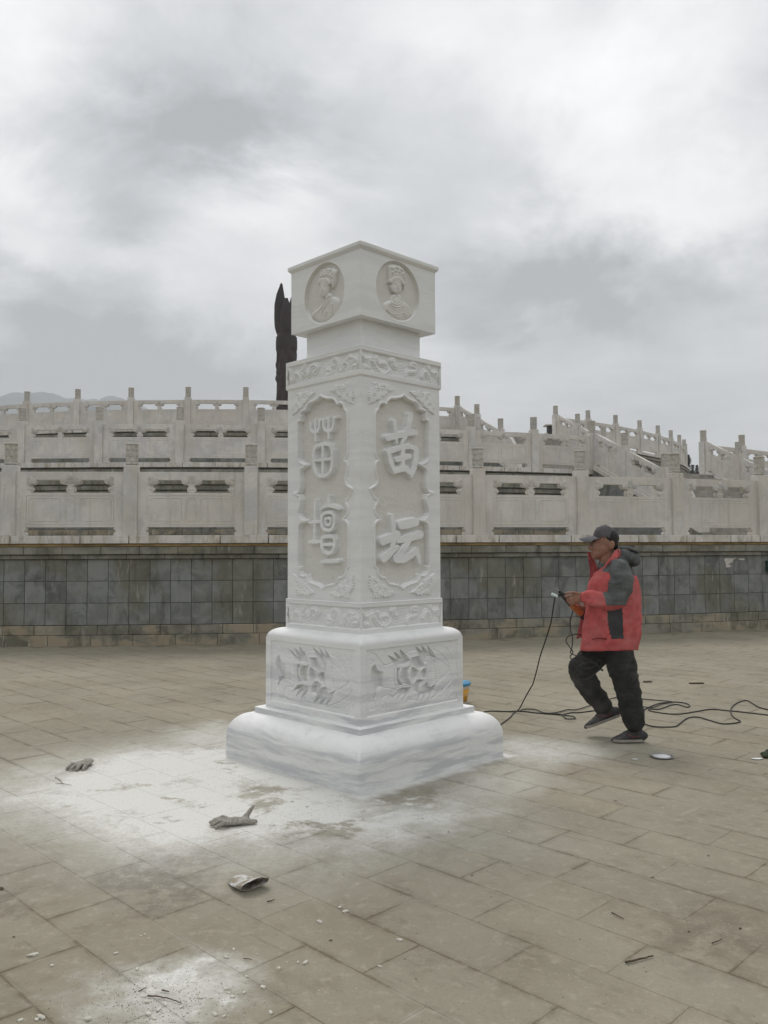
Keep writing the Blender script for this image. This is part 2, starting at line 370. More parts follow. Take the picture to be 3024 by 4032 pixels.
def ground_build(joint=False):
    def f(t, b):
        P = t.geo().outputs['Position']; oi = t.new('ShaderNodeObjectInfo').outputs['Random']
        w1 = t.vm('SCALE', t.vm('SUBTRACT', t.noise(P, 2.2, 6, .65, col=True), (.5, .5, .5)), .9)
        w2 = t.vm('SCALE', t.vm('SUBTRACT', t.noise(P, 11, 5, .65, col=True), (.5, .5, .5)), .22)
        Q = t.vm('MULTIPLY', t.vm('ADD', t.vm('ADD', P, w1), w2), (1, 1, 0))
        n = t.noise(P, .9, 6, .6, .3)
        c = t.mix(t.ramp(n, .3, .7), (.305, .276, .208), (.225, .200, .147))
        if not joint:
            c = t.mix(t.ramp(oi, 0, 1, 0, .28, False), c, (.275, .262, .215))
        f1 = t.noise(t.vm('ADD', P, t.vm('SCALE', w1, .3)), 4.5, 9, .74); c = t.mix(t.ramp(f1, .50, .70, 0, .5), c, (.165, .142, .10))
        f2 = t.noise(P, 17, 8, .78); c = t.mix(t.ramp(f2, .50, .66, 0, .55), c, (.37, .34, .265))
        # scuffs dragged along the paving rows
        rot = t.new('ShaderNodeVectorRotate', rotation_type='Z_AXIS'); t.put(rot.inputs['Vector'], P); rot.inputs['Angle'].default_value = PI / 4
        sc = t.noise(t.vm('MULTIPLY', rot.outputs[0], (.8, 6.5, 1)), 2.2, 6, .7); c = t.mix(t.ramp(sc, .58, .70, 0, .4), c, (.13, .112, .082))
        f3 = t.noise(P, 70, 5, .75); c = t.mix(t.ramp(f3, .48, .70, 0, .5), c, (.20, .178, .132))
        sp = t.new('ShaderNodeTexVoronoi'); t.put(sp.inputs['Vector'], P); sp.inputs['Scale'].default_value = 16
        c = t.mix(t.m('MULTIPLY', t.ramp(sp.outputs['Distance'], .05, .09, .8, 0), t.ramp(t.noise(P, 3, 2), .52, .6)), c, (.09, .075, .055))
        if joint:
            c = t.mix(t.ramp(t.noise(P, 2.4, 5, .6), .46, .62, .0, .7), c, (.13, .108, .075))
        # dirt settled along the joints, thrown about by noise
        rj = t.new('ShaderNodeVectorRotate', rotation_type='Z_AXIS'); t.put(rj.inputs['Vector'], t.vm('ADD', P, t.vm('SCALE', t.vm('SUBTRACT', t.noise(P, 12, 4, .6, col=True), (.5, .5, .5)), .035))); rj.inputs['Angle'].default_value = PI / 4
        sj = t.new('ShaderNodeSeparateXYZ'); t.put(sj.inputs[0], rj.outputs[0])
        row = t.m('DIVIDE', t.m('SUBTRACT', sj.outputs[1], 2.54 / math.sqrt(2)), .4275 / math.sqrt(2)); ri_ = t.m('FLOOR', row); fr = t.m('SUBTRACT', row, ri_)
        dp = t.m('MULTIPLY', t.m('MINIMUM', fr, t.m('SUBTRACT', 1.0, fr)), .4275 / math.sqrt(2))
        par = t.m('MULTIPLY', t.m('FLOORED_MODULO', ri_, 2.0), .5)
        col_ = t.m('SUBTRACT', t.m('DIVIDE', t.m('ADD', sj.outputs[0], 4.44 / math.sqrt(2)), .87 / math.sqrt(2)), par); fc = t.m('FRACT', col_)
        dq = t.m('MULTIPLY', t.m('MINIMUM', fc, t.m('SUBTRACT', 1.0, fc)), .87 / math.sqrt(2))
        dj = t.m('MINIMUM', dp, dq)
        jn = t.ramp(t.noise(P, 2.1, 7, .78, .5), .44, .60); jl = t.ramp(t.noise(t.vm('ADD', P, (7, 3, 0)), 1.3, 4, .6), .55, .7)
        c = t.mix(t.m('MULTIPLY', t.m('MULTIPLY', t.m('ADD', t.m('MULTIPLY', t.ramp(dj, .045, .004), .45), t.m('MULTIPLY', t.ramp(dj, .014, .002), .55)), jn), .68), c, (.125, .103, .067))
        c = t.mix(t.m('MULTIPLY', t.m('MULTIPLY', t.ramp(dj, .018, .002), jl), .5), c, (.40, .375, .31))
        def blobs(lst):
            a = None
            for (x, y, r, amp) in lst:
                g = gp(x, y); ln = t.vm('LENGTH', t.vm('MULTIPLY', t.vm('SUBTRACT', Q, (g.x, g.y, 0)), (1, 1, 1)), out=1)
                v = t.ramp(ln, r * 1.35, r * .1, 0, amp); a = v if a is None else t.m('ADD', a, v)
            return a
        dk = t.m('MULTIPLY', blobs(DARK), t.ramp(t.noise(P, 9, 8, .78), .40, .56)); dk = t.m('MINIMUM', t.m('MULTIPLY', dk, 1.0), .66)
        c = t.mix(dk, c, (.115, .095, .068))
        bare = t.m('MULTIPLY', blobs(BARE), t.ramp(t.noise(P, 9, 7, .72), .36, .52))
        d = blobs(DUST)
        br = t.ramp(t.noise(P, 5, 7, .7), .28, .58, .6, 1.0); br2 = t.ramp(t.noise(P, 30, 5, .7), .3, .6, .75, 1.0)
        d = t.m('MAXIMUM', t.m('MINIMUM', t.m('MULTIPLY', t.m('MULTIPLY', t.m('MINIMUM', d, 1.3), br), br2), .88), 0.0)
        d = t.m('MULTIPLY', d, t.ramp(t.noise(P, 60, 4, .7), .3, .6, .82, 1.0)); d = t.m('MAXIMUM', t.m('MULTIPLY', d, t.m('SUBTRACT', 1.0, t.m('MINIMUM', bare, .8))), 0.0)
        if joint: d = t.m('MULTIPLY', d, .85)
        # a drift of pure dust against the foot of the pillar
        rz = t.new('ShaderNodeVectorRotate', rotation_type='Z_AXIS'); t.put(rz.inputs['Vector'], P); rz.inputs['Center'].default_value = (PC[0], PC[1], 0); rz.inputs['Angle'].default_value = PI / 4 - YAW
        rr = t.vm('SUBTRACT', rz.outputs[0], (PC[0], PC[1], 0)); sx = t.new('ShaderNodeSeparateXYZ'); t.put(sx.inputs[0], rr)
        mx = t.m('MAXIMUM', t.m('ABSOLUTE', sx.outputs[0]), t.m('ABSOLUTE', sx.outputs[1]))
        dr = t.ramp(t.m('ADD', mx, t.m('MULTIPLY', t.m('SUBTRACT', t.noise(P, 7, 5, .6), .5), .22)), .72, .86, .9, 0)
        d = t.m('MAXIMUM', d, dr)
        c = t.mix(d, c, (.70, .695, .665))
        return c
    return f
PC = (-.1487, 6.197); YAW = math.radians(-.567)
M['tile'] = mat('dusty_paving_tile', rough=.9, spec=.2, bump=(28, .5, .006), build=ground_build())
M['joint'] = mat('dirty_paving_joint', rough=.95, spec=.1, bump=(30, .5, .006), build=ground_build(True))
M['earth'] = simple('plain_earth', (.20, .19, .14), .3, .05, .95, .1, None)

# ------------------------------------------------------------------ ground sheet and paving
g = kind(mobj('ground', mesh_from('ground', [(-4000, -600, -.05), (4000, -600, -.05), (4000, 5000, -.05), (-4000, 5000, -.05)], [(0, 1, 2, 3)]), M['earth']), 'structure')
pave = kind(mobj('pavement', mesh_from('pavement', [(-45, -12, -.0012), (45, -12, -.0012), (45, 60, -.0012), (-45, 60, -.0012)], [(0, 1, 2, 3)]), M['joint']), 'structure')
RW, TL = .4275 / math.sqrt(2), .87 / math.sqrt(2)
ex, ey = Vector((1, -1, 0)).normalized(), Vector((1, 1, 0)).normalized()
tiles = []
for r_ in range(-40, 110):
    p = (2.54 + .4275 * (r_ + .5)) / math.sqrt(2)
    offq = ((-4.44 - .87 / 2) / math.sqrt(2)) + (0 if r_ % 2 == 0 else TL / 2)
    for c_ in range(-90, 90):
        q = offq + TL * c_
        ctr = ey * p + ex * q
        if ctr.y < .3 or ctr.y > 17.5 or abs(ctr.x) > ctr.y * .62 + 3.2: continue
        if (ctr.x + 7.091) ** 2 + (ctr.y - 55.61) ** 2 < 42.6 ** 2: continue
        tiles.append((ctr.copy(), q, p))
def visible(c):
    d = c.y; return d > 2.35 and abs(c.x) < d * .47 + .25
tiles.sort(key=lambda a: (0 if visible(a[0]) else 1, a[0].length))
def tile_verts(w2, h2, z0, z1, bv=.004):
    return [(-w2, -h2, z0), (w2, -h2, z0), (w2, h2, z0), (-w2, h2, z0),
            (-w2, -h2, z1 - bv), (w2, -h2, z1 - bv), (w2, h2, z1 - bv), (-w2, h2, z1 - bv),
            (-w2 + bv, -h2 + bv, z1), (w2 - bv, -h2 + bv, z1), (w2 - bv, h2 - bv, z1), (-w2 + bv, h2 - bv, z1)]
TF = [(0, 1, 5, 4), (1, 2, 6, 5), (2, 3, 7, 6), (3, 0, 4, 7), (4, 5, 9, 8), (5, 6, 10, 9), (6, 7, 11, 10), (7, 4, 8, 11), (8, 9, 10, 11)]
tile_me = mesh_from('tile', tile_verts(TL / 2 - .0022, RW / 2 - .0022, -.03, .0, .0008), TF)
rot_t = -PI / 4
rest_v, rest_f = [], []
for i, (c, q, p) in enumerate(tiles):
    dz = random.uniform(-.0002, .0002)
    if i < 300 and visible(c):
        o = mobj('tile', tile_me, M['tile'], pave, (c.x, c.y, dz), (random.uniform(-.0004, .0004), random.uniform(-.0004, .0004), rot_t + random.uniform(-.002, .002)))
    else:
        R_ = Matrix.Rotation(rot_t, 3, 'Z'); b0 = len(rest_v)
        for v in tile_verts(TL / 2 - .0022, RW / 2 - .0022, -.03, dz, .0008): rest_v.append(R_ @ Vector(v) + c)
        rest_f += [tuple(k + b0 for k in f) for f in TF]
o = kind(mobj('paving_tiles', mesh_from('paving_tiles', rest_v, rest_f), M['tile'], pave), 'stuff')

# ------------------------------------------------------------------ hills in the mist, far conifers
def hill(name, ridge, Y, depth, seed, step=2.5):
    xs = np.arange(ridge[0][0], ridge[-1][0], step); hz = np.interp(xs, [r[0] for r in ridge], [r[1] for r in ridge])
    r = np.random.default_rng(seed)
    nz = sum(np.interp(xs, np.arange(xs[0], xs[-1] + s_ * 2, s_), r.uniform(-a, a, len(np.arange(xs[0], xs[-1] + s_ * 2, s_)))) for s_, a in ((70, 9), (31, 6), (14, 4), (6, 2.6), (3, 2.2)))
    rows = 14; V = []; F = []
    for j in range(rows):
        f = j / (rows - 1); prof = math.sin(f * PI / 2) ** .8
        for i, x in enumerate(xs):
            h = max(0, hz[i] + nz[i] * prof)
            rough = 5 * math.sin(x / 31 + j * 1.7) * math.sin(x / 17 - j) * (1 - f)
            V.append((x, Y - depth * (1 - f) + rough, h * prof + (rough if 0 < j < rows - 1 else 0) - (2 if j == 0 else 0)))
    n = len(xs)
    for j in range(rows):                                 # far slope closes the body
        pass
    for j in range(rows - 1):
        for i in range(n - 1): F.append((j * n + i, j * n + i + 1, (j + 1) * n + i + 1, (j + 1) * n + i))
    b = len(V)
    for i, x in enumerate(xs): V.append((x, Y + depth, -2))
    for i in range(n - 1): F.append(((rows - 1) * n + i, (rows - 1) * n + i + 1, b + i + 1, b + i))
    return kind(mobj(name, mesh_from(name, V, F, True), M['forest']), 'structure')
M['forest'] = simple('forested_slope', (.035, .052, .05), .5, .03, .95, .1, None)
def rz(x, y, Y):                                         # photo point (1659 px) -> world x, z at distance Y
    p = at_y(x * 1.8228, y * 1.8228, Y); return (p.x, p.z)
YH = 1250
ridge = [(-1100, 150), (-760, 230)] + [rz(x, y, YH) for x, y in ((-20, 866), (60, 858), (110, 850), (150, 848), (195, 853), (235, 862), (253, 860), (268, 864), (300, 884), (400, 905), (600, 925), (820, 938), (960, 944), (1010, 975), (1120, 1010))] + [(520, 90), (900, 60), (1400, 90)]
hill('hills', ridge, YH, 260, 3)
hill('hills', [(-900, 160), (-560, 190)] + [rz(x, y, 800) for x, y in ((-20, 900), (120, 898), (300, 903), (420, 920), (600, 945), (900, 970))] + [(200, 40), (420, 20)], 800, 180, 5)

M['needle'] = simple('dark_conifer_needles', (.035, .05, .032), .45, 3, .9, .15, None)
M['bark'] = simple('bark', (.09, .07, .05), .3, 8, .9, .1)
def conifer(x, y, h, wd, seed, label, group='conifers growing beyond the upper terrace'):
    r = random.Random(seed); e = empty('conifer_tree', (x, y, 0)); tag(e, label, 'tree', group)
    bm = bmesh.new(); add_tube(bm, [(0, 0, 0), (.05, 0, h * .5), (0, 0, h * .97)], [.16, .11, .02], 8); mobj('trunk', bm_mesh('trunk', bm), M['bark'], e)
    V = []; F = []
    for i in range(2600):
        f = r.random() ** .75; z = h * (.12 + .88 * f); rad = wd * (1.02 - f) ** .8 * (.75 + .35 * math.sin(z * 5.3 + seed)) * (r.random() ** .4)
        a = r.uniform(0, 6.283); c = Vector((rad * math.cos(a), rad * math.sin(a), z - rad * .25)); s = r.uniform(.10, .26)
        d1 = Vector((math.cos(a), math.sin(a), r.uniform(-.5, .3))).normalized() * s; d2 = Vector((-math.sin(a), math.cos(a), r.uniform(-.3, .3))) * s * .45
        b = len(V); V += [c - d1 * .4 - d2, c + d1, c - d1 * .4 + d2]; F.append((b, b + 1, b + 2))
    kind(mobj('crown', mesh_from('crown', V, F), M['needle'], e), 'stuff')
for i, (px, py, Y, wd) in enumerate([(1487, 982, 92, 1.5), (1496, 1004, 95, 1.5), (1505, 1005, 90, 1.4), (1513, 1008, 96, 1.5), (1476, 1000, 98, 1.6)]):
    p = at_y(px * 1.8228, py * 1.8228, Y)
    conifer(p.x, Y, p.z, wd, 11 + i, ['tallest dark conifer just right of the upper terrace corner post', 'dark conifer in the middle of the gap right of the upper terrace', 'dark conifer at the right of the gap beside the stair post',
            'dark conifer mostly hidden behind the stair top post', 'dark conifer mostly hidden behind the end of the upper terrace'][i], 'conifers beyond the right end of the upper terrace')

# ------------------------------------------------------------------ round terraces
CC = (-7.091, 55.61)
R1, R2, R3 = 42.198, 33.448, 25.497
Z0, Z1, Z2, Z3 = 0.0, 1.737, 3.806, 5.881
def ringpt(R, deg, z=0): a = math.radians(deg); return Vector((CC[0] + R * math.sin(a), CC[1] - R * math.cos(a), z))
def on_ring(x1659, R, z):                                 # angle at which the photo column meets a ring
    d = ray(x1659 * 1.8228, 2163); d.z = 0; d.normalize()
    o = Vector((-CC[0], -CC[1], 0)); b = o.dot(d); c = o.dot(o) - R * R; tt = -b - math.sqrt(max(b * b - c, 0))
    p = d * tt; return math.degrees(math.atan2(p.x - CC[0], CC[1] - p.y))
def cyl(name, R, z0, z1, m, seg=720):
    V = [(CC[0] + R * math.cos(2 * PI * i / seg), CC[1] + R * math.sin(2 * PI * i / seg), z) for z in (z0, z1) for i in range(seg)]
    F = [(i, (i + 1) % seg, seg + (i + 1) % seg, seg + i) for i in range(seg)] + [tuple(range(seg, 2 * seg))]
    return mesh_from(name, V, F)
def radial_box(name, L, z0, z1, y_out, y_in, bev, R):
    return box_mesh(name, -L / 2, L / 2, -(y_out), -(y_in), z0, z1, bev)

def terrace(idx, R, zb, zt, a0, a1, rows, sw, label, coping_px=None, cor=((.372, .068, .125), (.298, .118, .175))):
    """one retaining wall: backing, base courses, slabs, cornice, coping; the floor on top"""
    core = kind(mobj('terrace_floor', cyl('terrace_floor', R - .02, zb - .05, zt - .002, None), M['floor']), 'structure')
    wl = empty('terrace_wall', (CC[0], CC[1], zb)); tag(wl, label, 'wall')
    H = zt - zb
    cyl_me = cyl('mortar_backing', R + .045, 0, H - .14, None)
    for v in cyl_me.vertices: v.co.x -= CC[0]; v.co.y -= CC[1]
    mobj('mortar_backing', cyl_me, M['mortar'], wl)
    def run(name, me_of, mat_, Rr, z, L, start, end, gap, jitter=0):
        a = start; k = 0; mes = {}
        while a < end:
            Lk = L(k) if callable(L) else L
            da = math.degrees(Lk / Rr)
            key = round(Lk, 3)
            if key not in mes: mes[key] = me_of(Lk - gap)
            o = mobj(name, mes[key], mat_, wl)
            am = math.radians(a + da / 2)
            rj = Rr + random.uniform(-jitter, jitter)
            o.location = (rj * math.sin(am), -rj * math.cos(am), z); o.rotation_euler = (0, 0, am)
            a += da; k += 1
    zc = H - .13
    # base courses
    run('base_stone', lambda L: box_mesh('base_stone', -L / 2, L / 2, -.0, .2, -.04, .160, .006), M['basecourse'], R + .145, 0, .66, a0, a1, .006, .002)
    run('base_stone', lambda L: box_mesh('base_stone', -L / 2, L / 2, -.0, .2, .164, .312, .008), M['basecourse'], R + .110, 0, .49, a0, a1, .006, .002)
    z_sl0, z_sl1 = .318, H - max(q[0] for q in cor) - .003
    rh = (z_sl1 - z_sl0) / rows
    for r_ in range(rows):
        run('slab', lambda L: box_mesh('slab', -L / 2, L / 2, 0, .04, .003, rh - .003, .004), M['slab'], R + .075, z_sl0 + rh * r_, sw, a0, a1, .006, .0025)
    for ci, (dtop, hh, ov) in enumerate(cor):
        run('cornice_stone', lambda L: box_mesh('cornice_stone', -L / 2, L / 2, 0, .24, 0, hh, .008), M['cornice'], R + ov, H - dtop, .60, a0 + .3 * (ci % 2), a1, .005, .002)
    # rusty mortar bed and the white coping
    bed = cyl('mortar_bed', R + .165, H - .172, H - .135, None, 720)
    for v in bed.vertices: v.co.x -= CC[0]; v.co.y -= CC[1]
    mobj('mortar_bed', bed, M['rust'] if idx == 1 else M['mortar'], wl)
    if coping_px:
        js = [on_ring(x, R + .2, 0) for x in coping_px]
        js = [a0] + [j for j in js if a0 < j < a1]
        while js[-1] < a1: js.append(js[-1] + math.degrees((1.42 if len(js) % 2 else .78) / R))
        first = js[1]; pre = []
        while first > a0 + 1: first -= math.degrees((1.42 if len(pre) % 2 else .8) / R); pre.append(first)
        js = sorted(set([a0] + pre + js[1:]))
    else:
        js = [a0]; k = 0
        while js[-1] < a1: js.append(js[-1] + math.degrees((1.35 if k % 2 else .85) / R)); k += 1
    for b0, b1 in zip(js, js[1:]):
        Lk = math.radians(b1 - b0) * (R + .2) - .014; am = math.radians((b0 + b1) / 2)
        o = mobj('coping_stone', box_mesh('coping_stone', -Lk / 2, Lk / 2, 0, .55, 0, .128, .007), M['coping'], wl)
        rj = R + .215 + random.uniform(-.004, .004); sag = (Lk / 2) ** 2 / (2 * R)
        o.location = ((rj) * math.sin(am), -(rj) * math.cos(am), zc + .002); o.rotation_euler = (0, 0, am)
    return wl
terrace(1, R1 + .0, Z0, Z1, -6.5, 27, 3, .326, 'nearest curved retaining wall of grey stone slabs with stained base and white coping',
        [-30, 22, 173, 278.4, 475.4, 580, 840, 985, 1078, 1233.4, 1379, 1483.5, 1578.4, 1642])
terrace(2, R2, Z1, Z2, -12, 43, 3, .44, 'middle tier curved grey slab wall seen through gaps of the lowest balustrade', cor=((.86, .12, .10), (.72, .12, .15), (.58, .12, .20), (.44, .12, .16), (.30, .118, .20)))
terrace(3, R3, Z2, Z3, -26, 80, 2, .47, 'top tier curved grey slab wall rising behind the middle balustrade', cor=((.86, .12, .10), (.72, .12, .15), (.58, .12, .20), (.44, .12, .16), (.30, .118, .20)))

WL1 = [o for o in bpy.data.objects if o.name == 'terrace_wall'][0]
def wall_patch(poly):
    V = []; 
    for x, y in poly:
        X, Y = 2780 + x / 6.8, 2050 + y / 6.8; a = on_ring(X / 1.8228, R1 + .082, 0); q = ringpt(R1 + .0815, a, 0); z = at_y(X, Y, q.y).z; V.append((q.x - CC[0], q.y - CC[1], z))
    V2 = [(x, y + .01, z) for x, y, z in V]; n = len(V); F = [tuple(range(n))[::-1], tuple(range(n, 2 * n))] + [(i, (i + 1) % n, n + (i + 1) % n, n + i) for i in range(n)]
    mobj('lime_patch', mesh_from('lime_patch', V + V2, F), M['lime'], WL1)
M['lime'] = simple('white_lime_residue', (.52, .50, .45), .15, 30, .9, .1)
wall_patch([(475, 1040), (520, 1000), (640, 1010), (790, 1000), (760, 1030), (710, 1050), (720, 1140), (690, 1090), (650, 1140), (590, 1170), (680, 1215), (600, 1250), (530, 1255), (525, 1180), (505, 1110)])
wall_patch([(850, 1030), (880, 1010), (1030, 1010), (1025, 1050), (960, 1060), (890, 1045)])

# ------------------------------------------------------------------ balustrade pieces
PT = .105                                               # panel thickness
def curve_mesh(splines, ext, bev, name):
    cu = bpy.data.curves.new(name, 'CURVE'); cu.dimensions = '2D'; cu.fill_mode = 'BOTH'; cu.extrude = ext; cu.bevel_depth = bev; cu.bevel_resolution = 0
    for pts in splines:
        sp = cu.splines.new('POLY'); sp.points.add(len(pts) - 1); sp.use_cyclic_u = True
        for q, p in zip(sp.points, pts): q.co = (p[0], p[1], 0, 1)
    o = bpy.data.objects.new('tmp', cu); COL.objects.link(o); me = eval_mesh(o, name); bpy.data.objects.remove(o); bpy.data.curves.remove(cu)
    me.materials.clear()
    me.transform(Matrix.Rotation(PI / 2, 4, 'X'))        # xy plane -> xz plane
    return me
_pc = {}
def panel_set(L, slope=0.0, s=1.0):
    """meshes of one stone panel, origin at the middle of its foot; s scales the height"""
    key = (round(L, 2), round(slope, 3), s)
    if key in _pc: return _pc[key]
    h = L / 2
    foot_r = [(h, 0), (h, 1.02), (-h, 1.02), (-h, 0), (-h + .15, 0), (-h + .16, .02), (-h + .145, .05), (-h + .115, .065), (-h + .125, .085), (-h + .15, .10), (-h + .155, .12), (-h + .14, .14),
              (h - .14, .14), (h - .155, .12), (h - .15, .10), (h - .125, .085), (h - .115, .065), (h - .145, .05), (h - .16, .02), (h - .15, 0)]
    k = min(1.0, (h - .2) / .65)
    def hole(sg):
        pts = [(.03, .685), (.06, .71), (.068, .745), (.05, .775), (.035, .806), (.07 * k, .818), (.12 * k, .824), (.145 * k, .842), (.155 * k, .87), (.17 * k, .897), (h - .315, .897), (h - .31, .87), (h - .30, .845), (h - .275, .826),
               (h - .24, .818), (h - .205, .806), (h - .19, .785), (h - .235, .75), (h - .235, .715), (h - .20, .685)]
        pts = [(sg * x, z) for x, z in pts]
        return pts if sg > 0 else pts[::-1]
    body = curve_mesh([foot_r, hole(1), hole(-1)], PT / 2 - .004, .004, 'balustrade_panel')
    # scroll clouds
    def cloud(discs):
        bm = bmesh.new()
        for (x, z, r_, d_) in discs:
            for sg in (-1,):
                add_lathe(bm, [(r_, -.01), (r_, .010), (r_ * .9, .018), (r_ * .72, .019), (r_ * .66, .012), (r_ * .60, .020), (r_ * .38, .023), (r_ * .33, .015), (r_ * .27, .023), (r_ * .05, .026)], 18,
                          Matrix.Translation((x, sg * (PT / 2 - .003), z)) @ Matrix.Rotation(PI / 2 * (1 if sg < 0 else -1), 4, 'X') @ Matrix.Diagonal((1, 1, d_, 1)))
                add_lathe(bm, [(r_, -.01), (r_, .010), (r_ * .8, .018), (r_ * .05, .022)], 14,
                          Matrix.Translation((x, -sg * (PT / 2 - .003), z)) @ Matrix.Rotation(PI / 2 * (1 if -sg < 0 else -1), 4, 'X'))
        cx_ = discs[0][0]; add_box(bm, cx_ - .02, cx_ + .02, -PT / 2 - .004, PT / 2 + .004, discs[0][1] - .02, discs[0][1] + .02)
        if len(discs) == 6: add_box(bm, -.10 * k, .10 * k, -PT / 2 - .003, PT / 2 + .003,   .86, .88)
        return bm_mesh('cloud_carving', bm, True)
    cc = cloud([(.108 * k, .870, .052, 1.3), (-.108 * k, .870, .052, 1.3), (.058 * k, .895, .042, 1), (-.058 * k, .895, .042, 1), (0, .940, .050, 1.5), (0, .872, .040, .9)])
    cl = [cloud([(sg * (h - .255), .872, .052, 1.3), (sg * (h - .205), .915, .044, 1), (sg * (h - .19), .845, .036, .9)]) for sg in (-1, 1)]
    def vase(x, sc=1.0):
        bm = bmesh.new()
        add_lathe(bm, [(.034, .684), (.030, .695), (.036, .705), (.060, .728), (.066, .748), (.058, .768), (.034, .782), (.040, .795), (.034, .803)], 14, Matrix.Translation((x, 0, 0)) @ Matrix.Diagonal((sc, .98, 1, 1)))
        return bm_mesh('vase', bm, True)
    vs = [vase(0), vase(-(h - .205)), vase(h - .205)]
    # raised fillets: the sill line and three notched frames
    bm = bmesh.new()
    def fillet(pts, closed=True, r_=.0065):
        for sg in (-1, 1): add_tube(bm, [(x, sg * (PT / 2), z) for x, z in pts], r_, 4, closed)
    def notched(x0, x1, z0, z1, c=.03):
        return [(x0 + c, z0), (x1 - c, z0), (x1 - c * .6, z0 + c * .6), (x1, z0 + c), (x1, z1 - c), (x1 - c * .6, z1 - c * .6), (x1 - c, z1), (x0 + c, z1), (x0 + c * .6, z1 - c * .6), (x0, z1 - c), (x0, z0 + c), (x0 + c * .6, z0 + c * .6)]
    fillet([(-h + .17, .645), (h - .17, .645)], False, .006); fillet([(-h + .16, .19), (h - .16, .19)], False)
    fillet([(-h + .16, .19), (-h + .16, .64)], False); fillet([(h - .16, .19), (h - .16, .64)], False)
    fillet(notched(-h + .20, -.155 * k, .235, .60)); fillet(notched(.155 * k, h - .20, .235, .60)); fillet(notched(-.075, .075, .235, .60, .035))
    fl = bm_mesh('panel_moulding', bm)
    bm = bmesh.new(); add_box(bm, h - .001, h + .013, -.050, .050, .0, 1.0); jt = bm_mesh('joint_mortar', bm)
    bm = bmesh.new(); add_box(bm, -h - .013, -h + .001, -.050, .050, .0, 1.0); jt2 = bm_mesh('joint_mortar', bm)
    allm = [body, cc, cl[0], cl[1]] + vs + [fl, jt, jt2]
    if slope:
        for me in allm:
            v = vget(me); v[:, 2] += slope * v[:, 0]; vset(me, v)
    _pc[key] = allm
    return allm
def add_panel(parent, p0, p1, slope_dz=0.0):
    """p0,p1: post centres (world, foot level); panel fills the distance between the posts"""
    d = Vector((p1.x - p0.x, p1.y - p0.y, 0)); D = d.length; L = round(D - .212, 2)
    sl = (p1.z - p0.z) / D
    ms = panel_set(L, round(sl, 3))
    mid = (p0 + p1) / 2; a = math.atan2(d.y, d.x)
    o = mobj('balustrade_panel', ms[0], M['old'], parent, mid - parent.location, (0, 0, a))
    for me, nm in zip(ms[1:], ['cloud_carving'] * 3 + ['vase'] * 3 + ['panel_moulding']): mobj(nm, me, M['old'], o)
    for q in (8, 9): mobj('joint_mortar', ms[q], M['rust2'], o)
    return o
def post_meshes():
    bm = bmesh.new(); add_box(bm, -.1075, .1075, -.1075, .1075, 0, 1.125, .008)
    # engraved long panels on the two broad faces
    for sg in (-1, 1):
        pts = [(-.062, .06), (.062, .06), (.062, .98), (.048, .99), (.052, 1.02), (.022, 1.045), (-.022, 1.045), (-.052, 1.02), (-.048, .99), (-.062, .98)]
        add_tube(bm, [(x, sg * .1078, z) for x, z in pts], .0035, 4, True)
    body = bm_mesh('post', bm)
    # cap: neck plus drum carved with scrolling clouds
    nu, nv = 40, 30; V = []; F = []
    prof = [(.082, 1.118), (.082, 1.140), (.098, 1.146), (.102, 1.156), (.098, 1.166)]
    for r_, z in prof: V += [(r_ * math.cos(2 * PI * i / nu), r_ * math.sin(2 * PI * i / nu), z) for i in range(nu)]
    for j in range(nv):
        z = 1.170 + .285 * j / (nv - 1)
        for i in range(nu):
            a = 2 * PI * i / nu; u = i / nu * 6; row = (z - 1.17) / .095
            d = 1e9
            for rr in range(-1, 4):
                for cc_ in range(-1, 8):
                    cx, cz = cc_ + (.5 if rr % 2 else 0), rr + .42
                    q = math.hypot((u - cx) * 1.08, (row - cz)); d = min(d, abs(q - .50), abs(q - .24) + .05)
            r_ = .102 - .020 * math.exp(-(d / .085) ** 2) + .002 * math.sin(u * 9 + row * 5)
            V.append((r_ * math.cos(a), r_ * math.sin(a), z))
    for r_, z in [(.103, 1.460), (.104, 1.478), (.098, 1.486), (.06, 1.489), (.004, 1.489)]: V += [(r_ * math.cos(2 * PI * i / nu), r_ * math.sin(2 * PI * i / nu), z) for i in range(nu)]
    n = len(V) // nu
    for j in range(n - 1):
        for i in range(nu): F.append((j * nu + i, j * nu + (i + 1) % nu, (j + 1) * nu + (i + 1) % nu, (j + 1) * nu + i))
    cap = mesh_from('post_cap', V, F, True)
    return body, cap
POST, PCAP = post_meshes()
def add_post(parent, p, a):
    o = mobj('post', POST, M['old'], parent, p - parent.location, (0, 0, a))
    mobj('post_cap', PCAP, M['old_dark'], o, (random.uniform(-.003, .003), random.uniform(-.003, .003), 0), (0, 0, random.uniform(0, 6)))
    return o
def ring_balustrade(label, R, z, angs):
    m_ = ringpt(R, sum(angs) / len(angs), z); root = empty('stone_balustrade', m_); tag(root, label, 'balustrade')
    P = [ringpt(R, a, z) for a in angs]
    for p, a in zip(P, angs): add_post(root, p, math.radians(a))
    for p, q in zip(P, P[1:]): add_panel(root, p, q)
    return root
s1 = 2.588
ring_balustrade('lowest balustrade of weathered white marble on the nearest terrace wall, behind the man', R1, Z1, [1.53 + s1 * k for k in range(-3, 11)])
ring_balustrade('middle tier white marble balustrade left of the stair opening, running behind the pillar', R2, Z2, [-4.31 - 3.62 * 2, -4.31 - 3.62, -4.31, -.73, 2.91, 6.55, 9.9, 13.25, 16.59, 19.96, 23.41])
ring_balustrade('short middle tier marble balustrade to the right of the stair at the right edge', R2, Z2, [31.36, 34.87, 38.4, 41.9])
